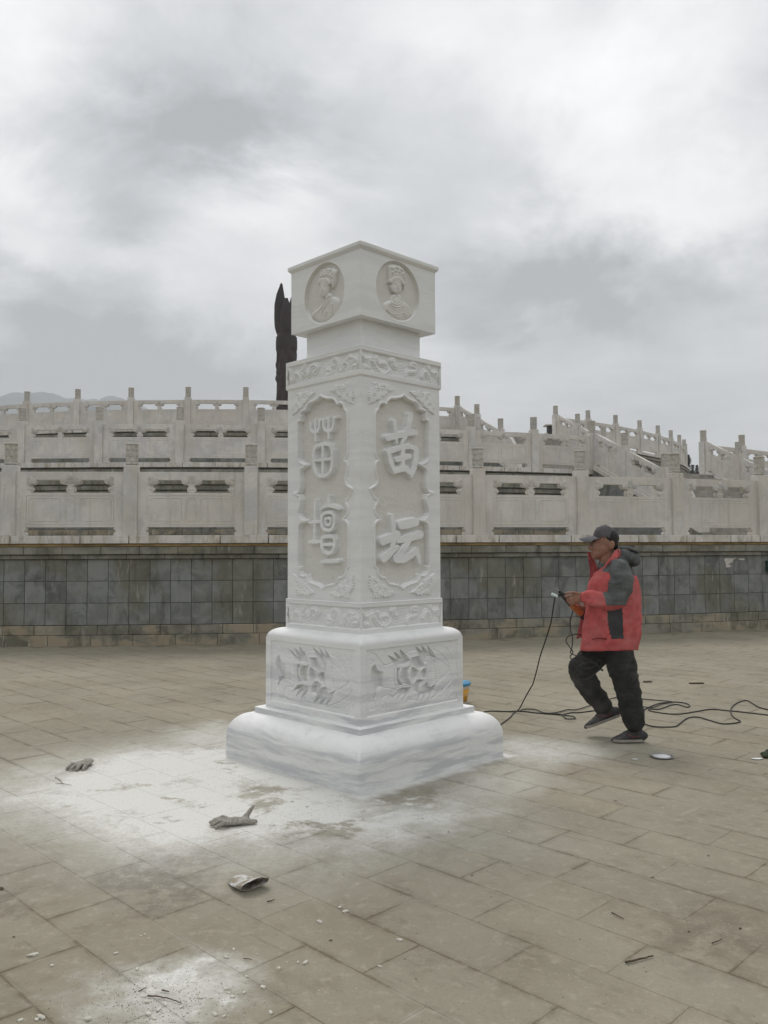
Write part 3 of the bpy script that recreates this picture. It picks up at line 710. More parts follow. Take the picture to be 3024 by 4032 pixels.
ring_balustrade('topmost white marble balustrade left of the upper stair, against the sky and hills', R3, Z3, [-13.75 - 9.2, -13.75 - 4.6, -13.75, -9.11, -4.54, .12, 4.76, 9.3, 13.83, 18.37, 22.9])
ring_balustrade('topmost marble balustrade right of the upper stair, curving away at far right', R3, Z3, [33.74, 38.24, 42.75, 47.62, 52.39, 57.02, 61.56, 66.14, 70.7, 75.3])

# stairs between the tiers: axis points down and to the right
AX = math.radians(27.6); SD = Vector((math.sin(AX), -math.cos(AX), 0)); SN = Vector((math.cos(AX), math.sin(AX), 0))
def stair(R, aL, aR, zt, zb, lab_s, labL, labR):
    PL, PR = ringpt(R, aL, zt), ringpt(R, aR, zt)
    nst = 13; rise = (zt - zb) / nst; off = .24; sl = .497; run = (zt - zb) / sl / nst
    mid = (PL + PR) / 2; W = (PR - PL).dot(SN) / 2
    start = max(PL.dot(SD), PR.dot(SD)) - .0
    org = mid - SD * mid.dot(SD) + SD * min(PL.dot(SD), PR.dot(SD)); org.z = zb
    e = empty('stone_stair', org, AX); tag(e, lab_s, 'stairs')
    # local: x across (SN), -y down the stair
    for k in range(nst):
        bm = bmesh.new(); add_box(bm, -W + .2, W - .2, -(run * (k + 1)) - .02 - off, -run * k - off + (.9 if k == 0 else .05), (zt - zb) - rise * (k + 1) , (zt - zb) - rise * k - .004, .006)
        mobj('step', bm_mesh('step', bm), M['floor'], e)
    for sg in (-1, 1):
        x0, x1 = sorted((sg * (W - .18), sg * (W + .18)))
        bm = bmesh.new()
        H = zt - zb; pts = [(.3, 0), (-4.2, 0), (-4.2, H - sl * (4.2 - off)), (-off, H + .0), (.3, H + .0)]
        a = [bm.verts.new((x0, y, z)) for y, z in pts]; b = [bm.verts.new((x1, y, z)) for y, z in pts]
        bm.faces.new(a); bm.faces.new(b[::-1])
        for i in range(len(pts)): j = (i + 1) % len(pts); bm.faces.new((a[i], b[i], b[j], a[j]))
        mobj('side_wall', bm_mesh('side_wall', bm), M['slab'], e)
        # pale sloping slabs laid on the side walls
        for k in range(3):
            y0, y1 = -off - 3.85 * k / 3 - .01, -off - 3.85 * (k + 1) / 3
            bm = bmesh.new(); xs = (x0 - .02, x1 + .02); zz = lambda y: H + sl * (y + off) + .0
            vs = [bm.verts.new((x, y, zz(y) + dz)) for x in xs for y in (y0, y1) for dz in (.003, .12)]
            for q in [(0, 1, 3, 2), (4, 6, 7, 5), (0, 4, 5, 1), (2, 3, 7, 6), (1, 5, 7, 3), (0, 2, 6, 4)]: bm.faces.new([vs[i] for i in q])
            mobj('sloping_slab', bm_mesh('sloping_slab', bm), M['old'], e)
    for P0, lab in ((PL, labL), (PR, labR)):
        root = empty('stair_balustrade', P0); tag(root, lab, 'balustrade')
        pts = [P0.copy()]
        for d in (1.34, 2.82):
            q = P0 + SD * d; q.z = zt - sl * (d - off) + .02; pts.append(q)
        for q in pts[1:]: add_post(root, q, AX + PI / 2)
        for i, (a, b) in enumerate(zip(pts, pts[1:])):
            a2 = a.copy(); b2 = b.copy(); a2.z = zt + .04 - sl * ((0 if i == 0 else 1.34) - off); b2.z = a2.z - sl * (b2 - a2).to_2d().length
            add_panel(root, a2, b2)
        # drum stone closing the run
        bm = bmesh.new(); th = .07; rim = []
        prof = [(.10, 0), (.10, .93), (.22, .96), (.36, .93), (.52, .83), (.68, .69), (.82, .52), (.94, .30), (1.04, .05), (1.11, -.2), (1.15, -.45), (1.16, -.60)]
        zf = lambda x, z: z
        a = [bm.verts.new((x, -th, zf(x, z))) for x, z in prof]; b = [bm.verts.new((x, th, zf(x, z))) for x, z in prof]
        bm.faces.new(a); bm.faces.new(b[::-1])
        for i in range(len(prof)): j = (i + 1) % len(prof); bm.faces.new((a[i], b[i], b[j], a[j]))
        for sg in (-1, 1):
            for r_ in (.26, .17): add_tube(bm, [(.50 + r_ * math.cos(q), sg * th, .34 + r_ * math.sin(q)) for q in np.linspace(0, 2 * PI, 20)[:-1]], .008, 4, True)
        mobj('drum_stone', bm_mesh('drum_stone', bm), M['old'], root, pts[-1] - P0, (0, 0, AX - PI / 2))
    return e
stair(R2, 23.41, 31.36, Z2, Z1, 'stone stair with sloping white side slabs from lowest to middle terrace, far right', 'left descending marble stair balustrade of the lower flight, above the man', 'right descending marble stair balustrade of the lower flight, at the right edge')
stair(R3, 22.9, 33.74, Z3, Z2, 'upper stone stair between middle and top terrace, right of the pillar', 'left descending marble balustrade of the upper flight, just right of the pillar', 'right descending marble balustrade of the upper flight, beside the dark cabinet')

# dark cabinet with pale cap on the top terrace
M['darkmetal'] = simple('dark_painted_metal', (.03, .028, .026), .3, 10, .6, .4)
p = at_y(1186 * 1.8228, 960 * 1.8228, 36.3)
e = empty('cabinet', (p.x + .16, 36.3, Z3)); tag(e, 'dark upright cabinet with flat pale cap half hidden behind a stair top post', 'cabinet')
mobj('body', box_mesh('body', -.22, .22, -.2, .2, 0, .92, .01), M['darkmetal'], e); mobj('cap', box_mesh('cap', -.36, .36, -.3, .3, .925, .975, .015), M['old_dark'], e)
mobj('side_post', box_mesh('side_post', -.36, -.225, -.12, .12, 0, .62, .01), M['old'], e)

# small green box fixed to the wall at the right edge
M['green'] = simple('green_painted_metal', (.018, .055, .035), .25, 30, .5, .5)
aG = on_ring(3040 / 1.8228, R1 + .12, 0); pG = ringpt(R1 + .125, aG, 0); zt_ = at_y(3018, 2207, pG.y).z; zb_ = at_y(3018, 2252, pG.y).z
e = empty('junction_box', (pG.x, pG.y, zb_), math.radians(aG)); tag(e, 'small dark green metal box on the slab wall at the right edge', 'electrical box')
mobj('housing', box_mesh('housing', -.13, .13, -.05, .05, 0, zt_ - zb_, .008), M['green'], e); mobj('cover', box_mesh('cover', -.11, .11, -.062, -.052, .02, zt_ - zb_ - .02, .004), M['green'], e)

# ------------------------------------------------------------------ dark carved totem column in the middle of the terraces
M['totem'] = mat('dark_carved_stone', rough=.7, spec=.3, bump=(3, .8, .05), build=lambda t, b: t.mix(t.ramp(t.noise(t.geo().outputs['Position'], .7, 6, .65), .35, .7), (.014, .011, .010), (.034, .019, .016)))
TY = 55.6; k_ = TY / FPX
pc = at_y(1128, 1700, TY); e = empty('totem_column', (pc.x, TY, Z3)); tag(e, 'tall dark red-brown carved totem column with pointed horn tips behind the pillar', 'totem')
def zt(py): return at_y(1128, py, TY).z - Z3
nu, nv = 72, 200; V = []; F = []; zs = np.linspace(0, zt(1338), nv)
for z in zs:
    for i in range(nu):
        a = 2 * PI * i / nu
        r_ = .655 + .045 * math.sin(5 * a + z * 2.1) * math.sin(z * 3.3) + .034 * math.sin(9 * a - z * 3.7) + .018 * math.sin(14 * a + 7 * math.sin(z * 1.7))
        u = (z * 1.15) % 2.3; r_ += .035 * math.exp(-((u - 1.1) / .12) ** 2)
        zz = zt(1338) - z
        if zz < .55: r_ = .60 - .03 * math.cos(zz * 18)
        V.append((r_ * math.cos(a), r_ * math.sin(a), z))
for j in range(nv - 1):
    for i in range(nu): F.append((j * nu + i, j * nu + (i + 1) % nu, (j + 1) * nu + (i + 1) % nu, (j + 1) * nu + i))
mobj('carved_shaft', mesh_from('carved_shaft', V, F, True), M['totem'], e)
bm = bmesh.new(); add_lathe(bm, [(.58, zt(1385)), (.70, zt(1374)), (.715, zt(1368)), (.715, zt(1342)), (.69, zt(1336)), (.70, zt(1330)), (.62, zt(1324)), (.60, zt(1316))], 40); mobj('ring_collar', bm_mesh('ring_collar', bm, True), M['totem'], e)
def horn(sx, top, wmul, ang, name='horn'):
    bm = bmesh.new(); n = 30; rings = []
    fs = [0, .06, .16, .35, .6, .8, .93, 1]; Ls = [.62, .70, .80, .835, .82, .68, .50, .42]; fr_ = [0, .4, .55, .73, .9, 1]; Rs = [-.18, -.2, -.14, .12, .22, .28]
    for j in range(n):
        f = j / (n - 1); z = zt(1322) + (top - zt(1322)) * f
        a_, b_ = np.interp(f, fs, Ls), np.interp(f, fr_, Rs); cx = sx * (a_ + b_) / 2; wx = (a_ - b_) / 2 * wmul; wy = .30 * math.sin(PI * (.25 + .72 * f)) + .10
        rings.append([bm.verts.new((cx + wx * math.cos(2 * PI * i / 20), wy * math.sin(2 * PI * i / 20), z)) for i in range(20)])
    for a, b in zip(rings, rings[1:]):
        for i in range(20): bm.faces.new((a[i], a[(i + 1) % 20], b[(i + 1) % 20], b[i]))
    bm.faces.new(rings[0][::-1]); bm.faces.new(rings[-1])
    o = mobj(name, bm_mesh(name, bm, True), M['totem'], e); o.rotation_euler = (0, 0, ang)
horn(-1, zt(1117), 1.0, .0); horn(1, zt(1172), 1.0, .0); horn(-1, zt(1180), .9, PI / 2); horn(1, zt(1180), .9, PI / 2)

# ------------------------------------------------------------------ haze
HZ = True
if HZ:
    hm = bpy.data.materials.new('misty_air'); hm.use_nodes = True; th = NT(hm.node_tree); th.n.clear()
    ho = th.new('ShaderNodeOutputMaterial'); pv = th.new('ShaderNodeVolumePrincipled')
    pv.inputs['Color'].default_value = (.93, .95, .98, 1); pv.inputs['Density'].default_value = .0008; pv.inputs['Anisotropy'].default_value = .0
    th.l.new(pv.outputs[0], ho.inputs['Volume'])
    kind(mobj('haze', box_mesh('haze', -4050, 4050, -650, 5050, -1.05, 262), hm), 'stuff')

# ------------------------------------------------------------------ the carved marble pillar
S_PL, S_ST, S_DI, S_BD, S_SH, S_UB, S_NK, S_CB, S_CS = 1.436, 1.137, 1.018, .812, .793, .814, .598, .758, .802
Z_SEAM, Z_ST0, Z_ST1, Z_LB0, Z_LB1, Z_UB0, Z_UB1, Z_CB0, Z_CB1, Z_TOP = .155, .313, .360, .932, 1.142, 2.681, 2.882, 3.098, 3.563, 3.603
pil = empty('carved_pillar', (PC[0], PC[1], 0), YAW + PI / 4)   # local x,y along the square's sides
tag(pil, 'new white marble pillar with carved characters and portrait medallions in the middle of the plaza', 'pillar')
def sq_loft(name, prof, m_, cham=.006, smooth=False, closed_bottom=True):
    """prof: (side, z) list, square section with fine chamfered corners"""
    V = []; F = []
    for s_, z in prof:
        h = s_ / 2; c = min(cham, h * .2)
        V += [(-h, -h + c, z), (-h + c, -h, z), (h - c, -h, z), (h, -h + c, z), (h, h - c, z), (h - c, h, z), (-h + c, h, z), (-h, h - c, z)]
    n = len(prof)
    for j in range(n - 1):
        for i in range(8): F.append((j * 8 + i, j * 8 + (i + 1) % 8, (j + 1) * 8 + (i + 1) % 8, (j + 1) * 8 + i))
    F.append(tuple(range(7, -1, -1))); F.append(tuple((n - 1) * 8 + i for i in range(8)))
    me = mesh_from(name, V, F, False)
    return mobj(name, me, m_, pil)
def quarter(s0, z0, s1, z1, n=12, skip=True):            # rounded shoulder from (s0,z0) in and up to (s1,z1)
    out = []
    for i in range(n + 1):
        a = PI / 2 * i / n; out.append((s1 + (s0 - s1) * math.cos(a), z0 + (z1 - z0) * math.sin(a)))
    return out
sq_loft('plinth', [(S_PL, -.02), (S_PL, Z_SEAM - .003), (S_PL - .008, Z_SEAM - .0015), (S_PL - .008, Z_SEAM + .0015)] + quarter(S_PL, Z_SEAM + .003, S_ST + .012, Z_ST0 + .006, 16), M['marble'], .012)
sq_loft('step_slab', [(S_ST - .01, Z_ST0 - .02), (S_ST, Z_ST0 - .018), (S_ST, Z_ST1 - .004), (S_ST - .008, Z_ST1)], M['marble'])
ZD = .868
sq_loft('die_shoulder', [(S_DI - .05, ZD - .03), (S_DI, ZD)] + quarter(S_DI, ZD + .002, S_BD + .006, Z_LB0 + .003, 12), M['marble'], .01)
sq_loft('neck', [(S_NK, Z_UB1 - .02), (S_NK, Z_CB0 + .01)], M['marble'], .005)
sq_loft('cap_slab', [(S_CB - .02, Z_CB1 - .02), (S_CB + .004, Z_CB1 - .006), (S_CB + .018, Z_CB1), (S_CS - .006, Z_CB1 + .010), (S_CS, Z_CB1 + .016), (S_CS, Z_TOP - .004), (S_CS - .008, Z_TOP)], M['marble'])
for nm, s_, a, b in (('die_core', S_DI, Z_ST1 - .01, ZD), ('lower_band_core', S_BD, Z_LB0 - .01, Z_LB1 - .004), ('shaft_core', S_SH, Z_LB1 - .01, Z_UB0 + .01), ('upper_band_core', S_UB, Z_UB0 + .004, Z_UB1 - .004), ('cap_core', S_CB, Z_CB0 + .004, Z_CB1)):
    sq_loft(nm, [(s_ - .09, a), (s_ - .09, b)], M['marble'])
# face frames in world space, for reading traced points of the photograph onto the stone
def corner_dir(k): a = -PI / 2 + k * PI / 2 + YAW; return Vector((math.cos(a), math.sin(a), 0))
def face(s_, side, dx=0):
    r_ = s_ / math.sqrt(2); c = Vector((PC[0] + dx, PC[1], 0))
    A = c + corner_dir(-1 if side == 'L' else 0) * r_; B = c + corner_dir(0 if side == 'L' else 1) * r_
    U = (B - A).normalized(); N = Vector((U.y, -U.x, 0)); return A, U, N
def reader(s_, side, rx, ry, sc, dx=0):
    A, U, N = face(s_, side, dx)
    def f(pts):
        out = []
        for x, y in pts:
            d = ray(rx + x / sc, ry + y / sc); o = Vector((0, 0, EYE)); t_ = (A - o).dot(N) / d.dot(N); p = o + d * t_
            out.append(((p - A).dot(U), p.z))
        return out
    return f
# ---- height-field toolkit
class HF:
    def __init__(s, W, z0, z1, cell):
        s.W, s.z0, s.z1 = W, z0, z1; s.nx = int(round(W / cell)); s.nz = int(round((z1 - z0) / cell))
        s.u = np.linspace(0, W, s.nx + 1); s.z = np.linspace(z0, z1, s.nz + 1)
        s.U, s.Z = np.meshgrid(s.u, s.z); s.h = np.zeros_like(s.U); s.lab = np.zeros(s.U.shape, int); s.cell = cell
    def bbox(s, pts, pad):
        p = np.array(pts); return ((s.U > p[:, 0].min() - pad) & (s.U < p[:, 0].max() + pad) & (s.Z > p[:, 1].min() - pad) & (s.Z < p[:, 1].max() + pad))
    def dist(s, pts, closed=False, widths=None, pad=.06):
        """distance to a polyline; with widths, signed distance to the stroke's edge (negative inside)"""
        D = np.full(s.U.shape, 1e3); m = s.bbox(pts, pad + (max(widths) if widths is not None else 0)); x, y = s.U[m], s.Z[m]; d = np.full(x.shape, 1e3)
        P = list(pts) + ([pts[0]] if closed else []); W_ = list(widths) + [widths[0]] if (widths is not None and closed) else widths
        for i in range(len(P) - 1):
            (x0, y0), (x1, y1) = P[i], P[i + 1]; L = (x1 - x0) ** 2 + (y1 - y0) ** 2 + 1e-12
            t_ = np.clip(((x - x0) * (x1 - x0) + (y - y0) * (y1 - y0)) / L, 0, 1)
            q = np.hypot(x - x0 - t_ * (x1 - x0), y - y0 - t_ * (y1 - y0))
            if W_ is not None: q = q - (W_[i] + (W_[i + 1] - W_[i]) * t_)
            d = np.minimum(d, q)
        D[m] = d; return D
    def inside(s, pts):
        m = s.bbox(pts, .001); R_ = np.zeros(s.U.shape, bool); x, y = s.U[m], s.Z[m]; r_ = np.zeros(x.shape, bool); n = len(pts)
        for i in range(n):
            (x0, y0), (x1, y1) = pts[i], pts[(i + 1) % n]
            if y0 == y1: continue
            c = ((y0 > y) != (y1 > y)) & (x < (x1 - x0) * (y - y0) / (y1 - y0) + x0); r_ ^= c
        R_[m] = r_; return R_
    def sdf(s, pts, pad=.08):
        d = s.dist(pts, True, pad=pad); return np.where(s.inside(pts), -d, d)
    def meshes(s, ids):
        """{id: mesh}, local coordinates x=u, y=-height (outwards is -y), z"""
        nx, nz = s.nx, s.nz
        co = np.stack([s.U.ravel(), -s.h.ravel(), s.Z.ravel()], 1)
        i = np.arange(nx * nz); a = (i // nx) * (nx + 1) + i % nx
        quads = np.stack([a, a + 1, a + nx + 2, a + nx + 1], 1); ql = s.lab[:-1, :-1].ravel()
        out = {}
        for k in ids:
            q = quads[ql == k]
            if not len(q): continue
            us, inv = np.unique(q, return_inverse=True); inv = inv.reshape(q.shape)
            me = bpy.data.meshes.new('carving'); me.vertices.add(len(us)); me.vertices.foreach_set('co', co[us].astype(np.float32).ravel())
            me.loops.add(len(q) * 4); me.loops.foreach_set('vertex_index', inv.astype(np.int32).ravel())
            me.polygons.add(len(q)); me.polygons.foreach_set('loop_start', np.arange(0, len(q) * 4, 4, dtype=np.int32)); me.polygons.foreach_set('loop_total', np.full(len(q), 4, np.int32))
            me.update(calc_edges=True); me.shade_smooth(); out[k] = me
        return out
    def noise(s, amp, sc, seed): return amp * vnoise(np.stack([s.U.ravel(), s.Z.ravel(), s.U.ravel() * 0], 1), sc, seed, 3).reshape(s.U.shape)
def sstep(x, a, b): t_ = np.clip((x - a) / (b - a), 0, 1); return t_ * t_ * (3 - 2 * t_)
def cm2(pts, n=5, closed=False): return [(p.x, p.y) for p in catmull([(x, y, 0) for x, y in pts], n, closed)]

faces_def = []                                           # (side index, quarter turn)
def place(hf, s_, ids, turns, dx=0):
    """copy the carved pieces onto the sides listed in turns (0 = left face, 1 = right face, 2, 3 = far faces)"""
    ms = hf.meshes(ids.keys())
    for tn in turns:
        for k, me in ms.items():
            nm, mt = ids[k]
            o = mobj(nm, me, mt, pil)
            a = -PI / 2 + tn * PI / 2                    # left face looks along local -x, right along -y
            R_ = Matrix.Rotation(a, 4, 'Z')
            o.matrix_local = R_ @ Matrix.Translation((-s_ / 2, -s_ / 2, 0))
    return ms

# ---- shaft
rA = reader(S_SH, 'L', 1120, 1550, 5.352); rB = reader(S_SH, 'L', 1120, 1950, 4.916)
rC = reader(S_SH, 'R', 1420, 1500, 4.915); rD = reader(S_SH, 'R', 1420, 1950, 4.021)
half_R = rA([(770, 35), (800, 62), (850, 82), (930, 95), (1010, 92), (1060, 120), (1095, 170), (1118, 222)])
frame = rA([(770, 35), (810, 68), (860, 88), (935, 98), (1010, 95), (1060, 120), (1098, 175), (1118, 228), (1150, 200), (1195, 190), (1240, 215), (1262, 265), (1278, 335), (1318, 370), (1335, 450), (1337, 700), (1340, 1000), (1340, 1240), (1320, 1330), (1265, 1405),
            (1320, 1450), (1340, 1520), (1330, 1620), (1302, 1740), (1290, 1850), (1325, 1935), (1440, 2012)])
frame += rB([(1245, 40 + 20), (1200, 75), (1190, 130), (1225, 200), (1248, 270), (1235, 340), (1185, 415), (1128, 475), (1190, 495), (1235, 545), (1250, 620), (1250, 900), (1250, 1150), (1247, 1380), (1200, 1430), (1198, 1500), (1160, 1565), (1105, 1600), (1050, 1603), (1032, 1670), (985, 1722), (900, 1742),
             (825, 1752), (775, 1785), (737, 1825), (700, 1780), (640, 1742), (555, 1715), (480, 1680), (445, 1615), (432, 1560), (375, 1578), (318, 1550), (285, 1480), (278, 1400), (262, 1380), (265, 1100), (266, 800), (270, 640), (290, 560), (335, 515), (405, 500), (340, 488), (290, 430), (265, 350), (275, 260), (305, 170), (318, 90), (300, 20)])
frame += rA([(205, 2105), (300, 2080), (340, 1990), (345, 1880), (325, 1730), (318, 1650), (350, 1580), (455, 1512), (370, 1485), (310, 1440), (283, 1370), (283, 1000), (285, 700), (285, 590), (345, 565), (348, 480), (330, 420), (360, 375), (430, 345), (462, 340), (475, 270), (530, 190), (620, 155), (700, 110)])
# symmetric version of the traced frame
cu = S_SH / 2
def seg_strokes(fn, lst, k):                              # (points, widths px)
    out = []
    for pts, wd, cl in lst:
        P = fn(pts); W_ = [w_ * k for w_ in (wd if isinstance(wd, (list, tuple)) else [wd] * len(P))]
        out.append((P, W_, cl))
    return out
mpx = .793 / (286 * 5.352)                                # metres across the face per zoomed pixel, left face
L_miao = seg_strokes(rA, [([(645, 560), (648, 780), (648, 990)], 21, 0), ([(545, 620), (550, 740), (580, 805), (640, 825), (695, 800), (725, 730), (738, 560)], 21, 0), ([(735, 562), (815, 552)], 14, 0), ([(925, 500), (925, 940)], 21, 0),
    ([(815, 550), (820, 700), (845, 765), (925, 800), (1000, 765), (1025, 680), (1045, 495)], 22, 0), ([(1045, 500), (1100, 500)], 16, 0),
    ([(608, 1300), (620, 1180), (665, 1105), (770, 1070), (890, 1060), (965, 1095), (1000, 1200), (1005, 1400), (995, 1560), (950, 1670), (860, 1735), (750, 1750), (670, 1700), (625, 1560)], 26, 1), ([(805, 1070), (805, 1740)], 25, 0), ([(610, 1412), (800, 1395), (990, 1372)], 21, 0)], mpx)
mpx2 = .793 / (290 * 4.916)
L_tan = seg_strokes(rB, [([(592, 100), (585, 500), (572, 890)], 20, 0), ([(480, 528), (580, 520), (690, 512)], 20, 0), ([(480, 905), (580, 905), (700, 893)], 24, 0), ([(855, 15), (850, 170)], 22, 0), ([(685, 290), (740, 230), (845, 195), (940, 215), (1045, 265)], [14, 20, 24, 26, 20], 0),
    ([(712, 500), (722, 400), (775, 345), (850, 332), (925, 350), (958, 410), (962, 540), (930, 640), (850, 690), (765, 665), (722, 600)], 23, 1), ([(785, 510), (790, 455), (840, 440), (890, 455), (895, 520), (870, 575), (825, 580), (790, 555)], 19, 1),
    ([(712, 900), (725, 815), (820, 795), (930, 800), (968, 860), (962, 1000), (925, 1090), (840, 1135), (760, 1100), (720, 1020)], 23, 1), ([(725, 958), (950, 955)], 20, 0), ([(700, 1292), (850, 1285), (1045, 1272)], [18, 23, 24], 0)], mpx2)
mpx3 = .793 / (300 * 4.915)
R_miao = seg_strokes(rC, [([(655, 790), (680, 980), (705, 1190)], [42, 34, 22], 0), ([(968, 670), (930, 900), (870, 1060), (800, 1215)], [50, 42, 40, 16], 0), ([(520, 1105), (700, 1065), (900, 1010), (1075, 1000)], [44, 42, 44, 40], 0),
    ([(535, 1370), (590, 1580), (665, 1760)], [38, 44, 34], 0), ([(535, 1375), (700, 1315), (850, 1275), (960, 1265), (1060, 1310), (1100, 1350)], [32, 40, 38, 38, 38, 22], 0), ([(1075, 1340), (1075, 1500), (1040, 1680), (985, 1860)], [42, 48, 45, 22], 0), ([(660, 1745), (800, 1700), (870, 1690), (985, 1800)], [40, 46, 48, 40], 0),
    ([(820, 1330), (825, 1700)], [38, 36], 0), ([(700, 1525), (830, 1490), (955, 1460)], [34, 40, 36], 0)], mpx3)
mpx4 = .793 / (305 * 4.021)
R_tan = seg_strokes(rD, [([(505, 325), (520, 500), (525, 700), (505, 860)], [26, 32, 38, 34], 0), ([(350, 730), (470, 680), (590, 620)], [48, 50, 42], 0), ([(590, 820), (500, 880), (430, 950), (365, 1005)], [26, 40, 48, 46], 0),
    ([(645, 470), (760, 450), (880, 425)], [52, 56, 48], 0), ([(590, 725), (760, 680), (950, 625)], [30, 46, 46], 0), ([(770, 690), (720, 800), (650, 900), (560, 1000)], [40, 44, 46, 30], 0), ([(570, 1005), (680, 1010), (800, 950), (890, 870)], [48, 48, 42, 36], 0), ([(880, 870), (915, 960), (935, 1070)], [34, 36, 22], 0)], mpx4)
orn = rC([(140, 445), (160, 400), (148, 360), (172, 335), (130, 322), (150, 280), (132, 262), (160, 235), (146, 205), (185, 190), (180, 160), (215, 140), (228, 70), (222, 25), (300, 35), (345, 62), (378, 68), (400, 95), (415, 62), (450, 62), (480, 85), (530, 80), (540, 110), (575, 130), (600, 145), (645, 160), (600, 195), (550, 205), (520, 245), (470, 262), (440, 300), (385, 288), (380, 330), (335, 372), (285, 370), (262, 410), (190, 425)])
fz0 = min(p[1] for p in frame); fz1 = max(p[1] for p in frame); fzc = (fz0 + fz1) / 2
orn = [(u, z) for u, z in orn]                             # upper-left ornament of a face
def orn_t(mx, mz): 
    P = [((S_SH - u) if mx else u, (2 * fzc - z) if mz else z) for u, z in orn]
    return P
CELL = .0025
def shaft_face(chars, mirror, turns):
    hf = HF(S_SH, Z_LB1, Z_UB0, CELL)
    fr = [((S_SH - u) if mirror else u, z) for u, z in frame]
    d = hf.sdf(fr, .12)
    field = -.036 + hf.noise(.0024, 75, 3) + hf.noise(.0016, 260, 4)
    # near the frame the field curves up
    hf.h = np.where(d < 0, field * sstep(-d, .010, .024), 0)
    bead = np.exp(-((np.abs(d)) / .0085) ** 4); hf.h = hf.h
    hf.h = np.where(d < 0, field * sstep(-d, .004, .015), 0) * (1 - bead) + .011 * bead
    hf.lab[:] = 1; hf.lab[d < -.012] = 2; hf.lab[(np.abs(d) <= .012)] = 3
    for ci, strokes in enumerate(chars):
        D = np.full(hf.U.shape, 1e3)
        for P, W_, cl in strokes: D = np.minimum(D, hf.dist(P, bool(cl), W_))
        k = 1 - sstep(D, -.0015, .0028); top = .003 + hf.noise(.0006, 60, 9 + ci)
        hf.h = hf.h * (1 - k) + top * k; hf.lab[D < .0075] = 4 + ci
    for oi, (mx, mz) in enumerate(((0, 0), (1, 0), (0, 1), (1, 1))):
        P = orn_t(mx, mz); D = hf.sdf(P, .05); k = 1 - sstep(D, -.0015, .002)
        hf.h += .013 * k
        c = np.array(P).mean(0); sx, sz = (-1 if mx else 1), (-1 if mz else 1)
        for (ox, oz, rr) in ((-.035, .045, .020), (.040, .022, .022), (-.012, .005, .018), (-.045, -.035, .016), (.085, .01, .013), (.0, .06, .013)):
            q = np.hypot(hf.U - c[0] - sx * ox, hf.Z - c[1] - sz * oz); ang = np.arctan2(hf.Z - c[1] - sz * oz, (hf.U - c[0] - sx * ox) * sx)
            gq = np.exp(-((q - rr * (.75 + .25 * ang / PI)) / .0028) ** 2) + .8 * np.exp(-(q / .0045) ** 2)
            hf.h -= .0075 * gq * k
        hf.lab[D < .004] = 6 + oi
    hf.h[:, 0] = 0; hf.h[:, -1] = 0
    hf.h[:, 1:3] -= .001; hf.h[:, -3:-1] -= .001
    ids = {1: ('shaft_face', M['marble']), 2: ('chiselled_field', M['marble_rough']), 3: ('frame_moulding', M['marble']), 4: ('carved_character', M['marble']), 5: ('carved_character', M['marble'])}
    for k in range(4): ids[6 + k] = ('corner_ornament', M['marble'])
    return place(hf, S_SH, ids, turns)
shaft_face([L_miao, L_tan], False, [0, 2])
shaft_face([R_miao, R_tan], True, [1, 3])

# ---- bands with waves
def band(s_, z0, z1, curves, turns, seed):
    hf = HF(s_, z0, z1, .0032); H = z1 - z0; rim0, rim1 = z0 + .032, z1 - .030
    d = np.minimum(hf.Z - rim0, rim1 - hf.Z); ins = sstep(d, 0, .005)
    hf.h = -.017 * ins
    zz = np.clip(d, 0, 1)
    # fine wave lines fanning across the ground of the band
    ph = hf.U * 1.0 + (hf.Z - z0) * .9
    fan = np.sqrt((np.mod(hf.U + .12 + .05 * seed, .27) - .02) ** 2 + (hf.Z - z1 - .03) ** 2)
    ln = np.exp(-((np.mod(fan, .021) - .0105) / .0022) ** 2); hf.h -= .003 * ln * ins
    D = np.full(hf.U.shape, 1e3); body = np.full(hf.U.shape, 1e3)
    for c in curves:
        P = cm2(c, 6); W_ = list(np.linspace(.012, .008, len(P))); D = np.minimum(D, hf.dist(P, False, W_))
        body = np.minimum(body, hf.dist(P, False, [.024] * len(P)))
    hf.h += ins * (.008 * (1 - sstep(body, -.004, .002)) + .008 * (1 - sstep(D, -.004, .001)) - .004 * np.exp(-((D + .012) / .002) ** 2))
    hf.lab[:] = 1; hf.h[:, 0] = 0; hf.h[:, -1] = 0; hf.h[0, :] -= .003; hf.h[-1, :] -= .004
    return place(hf, s_, {1: ('wave_band', M['marble'])}, turns)
rBL = reader(S_UB, 'L', 1110, 1350, 2.592); rBR = reader(S_UB, 'R', 1110, 1350, 2.592)
cL = [[(50, 262), (78, 290), (80, 350), (95, 388), (115, 365), (125, 320), (152, 315), (178, 350), (172, 400)], [(225, 225), (215, 262), (190, 295), (205, 325), (240, 285), (255, 325), (280, 290), (288, 240), (325, 225), (350, 255), (318, 300)],
      [(505, 235), (500, 195), (525, 162), (562, 180), (570, 240), (588, 285), (612, 262), (612, 215), (645, 200), (668, 235), (655, 300)], [(450, 325), (485, 320), (490, 280), (450, 275)], [(695, 200), (745, 170), (765, 190), (750, 225), (720, 228), (708, 262)], [(640, 190), (680, 140), (715, 150)]]
cR = [[(872, 245), (900, 238), (893, 192), (925, 178), (955, 215), (1000, 285), (1060, 310), (1105, 275)], [(978, 152), (992, 205), (1040, 208), (1075, 225), (1078, 262)], [(1118, 178), (1150, 168), (1148, 225), (1175, 240)], [(1278, 350), (1290, 302), (1365, 292), (1372, 255), (1330, 235), (1342, 208), (1372, 222)],
      [(1442, 345), (1468, 292), (1500, 325), (1520, 395)], [(1512, 255), (1535, 300), (1585, 305), (1600, 350)], [(820, 110), (860, 160), (930, 150)]]
bL = [rBL(c) for c in cL]; bR = [rBR(c) for c in cR]
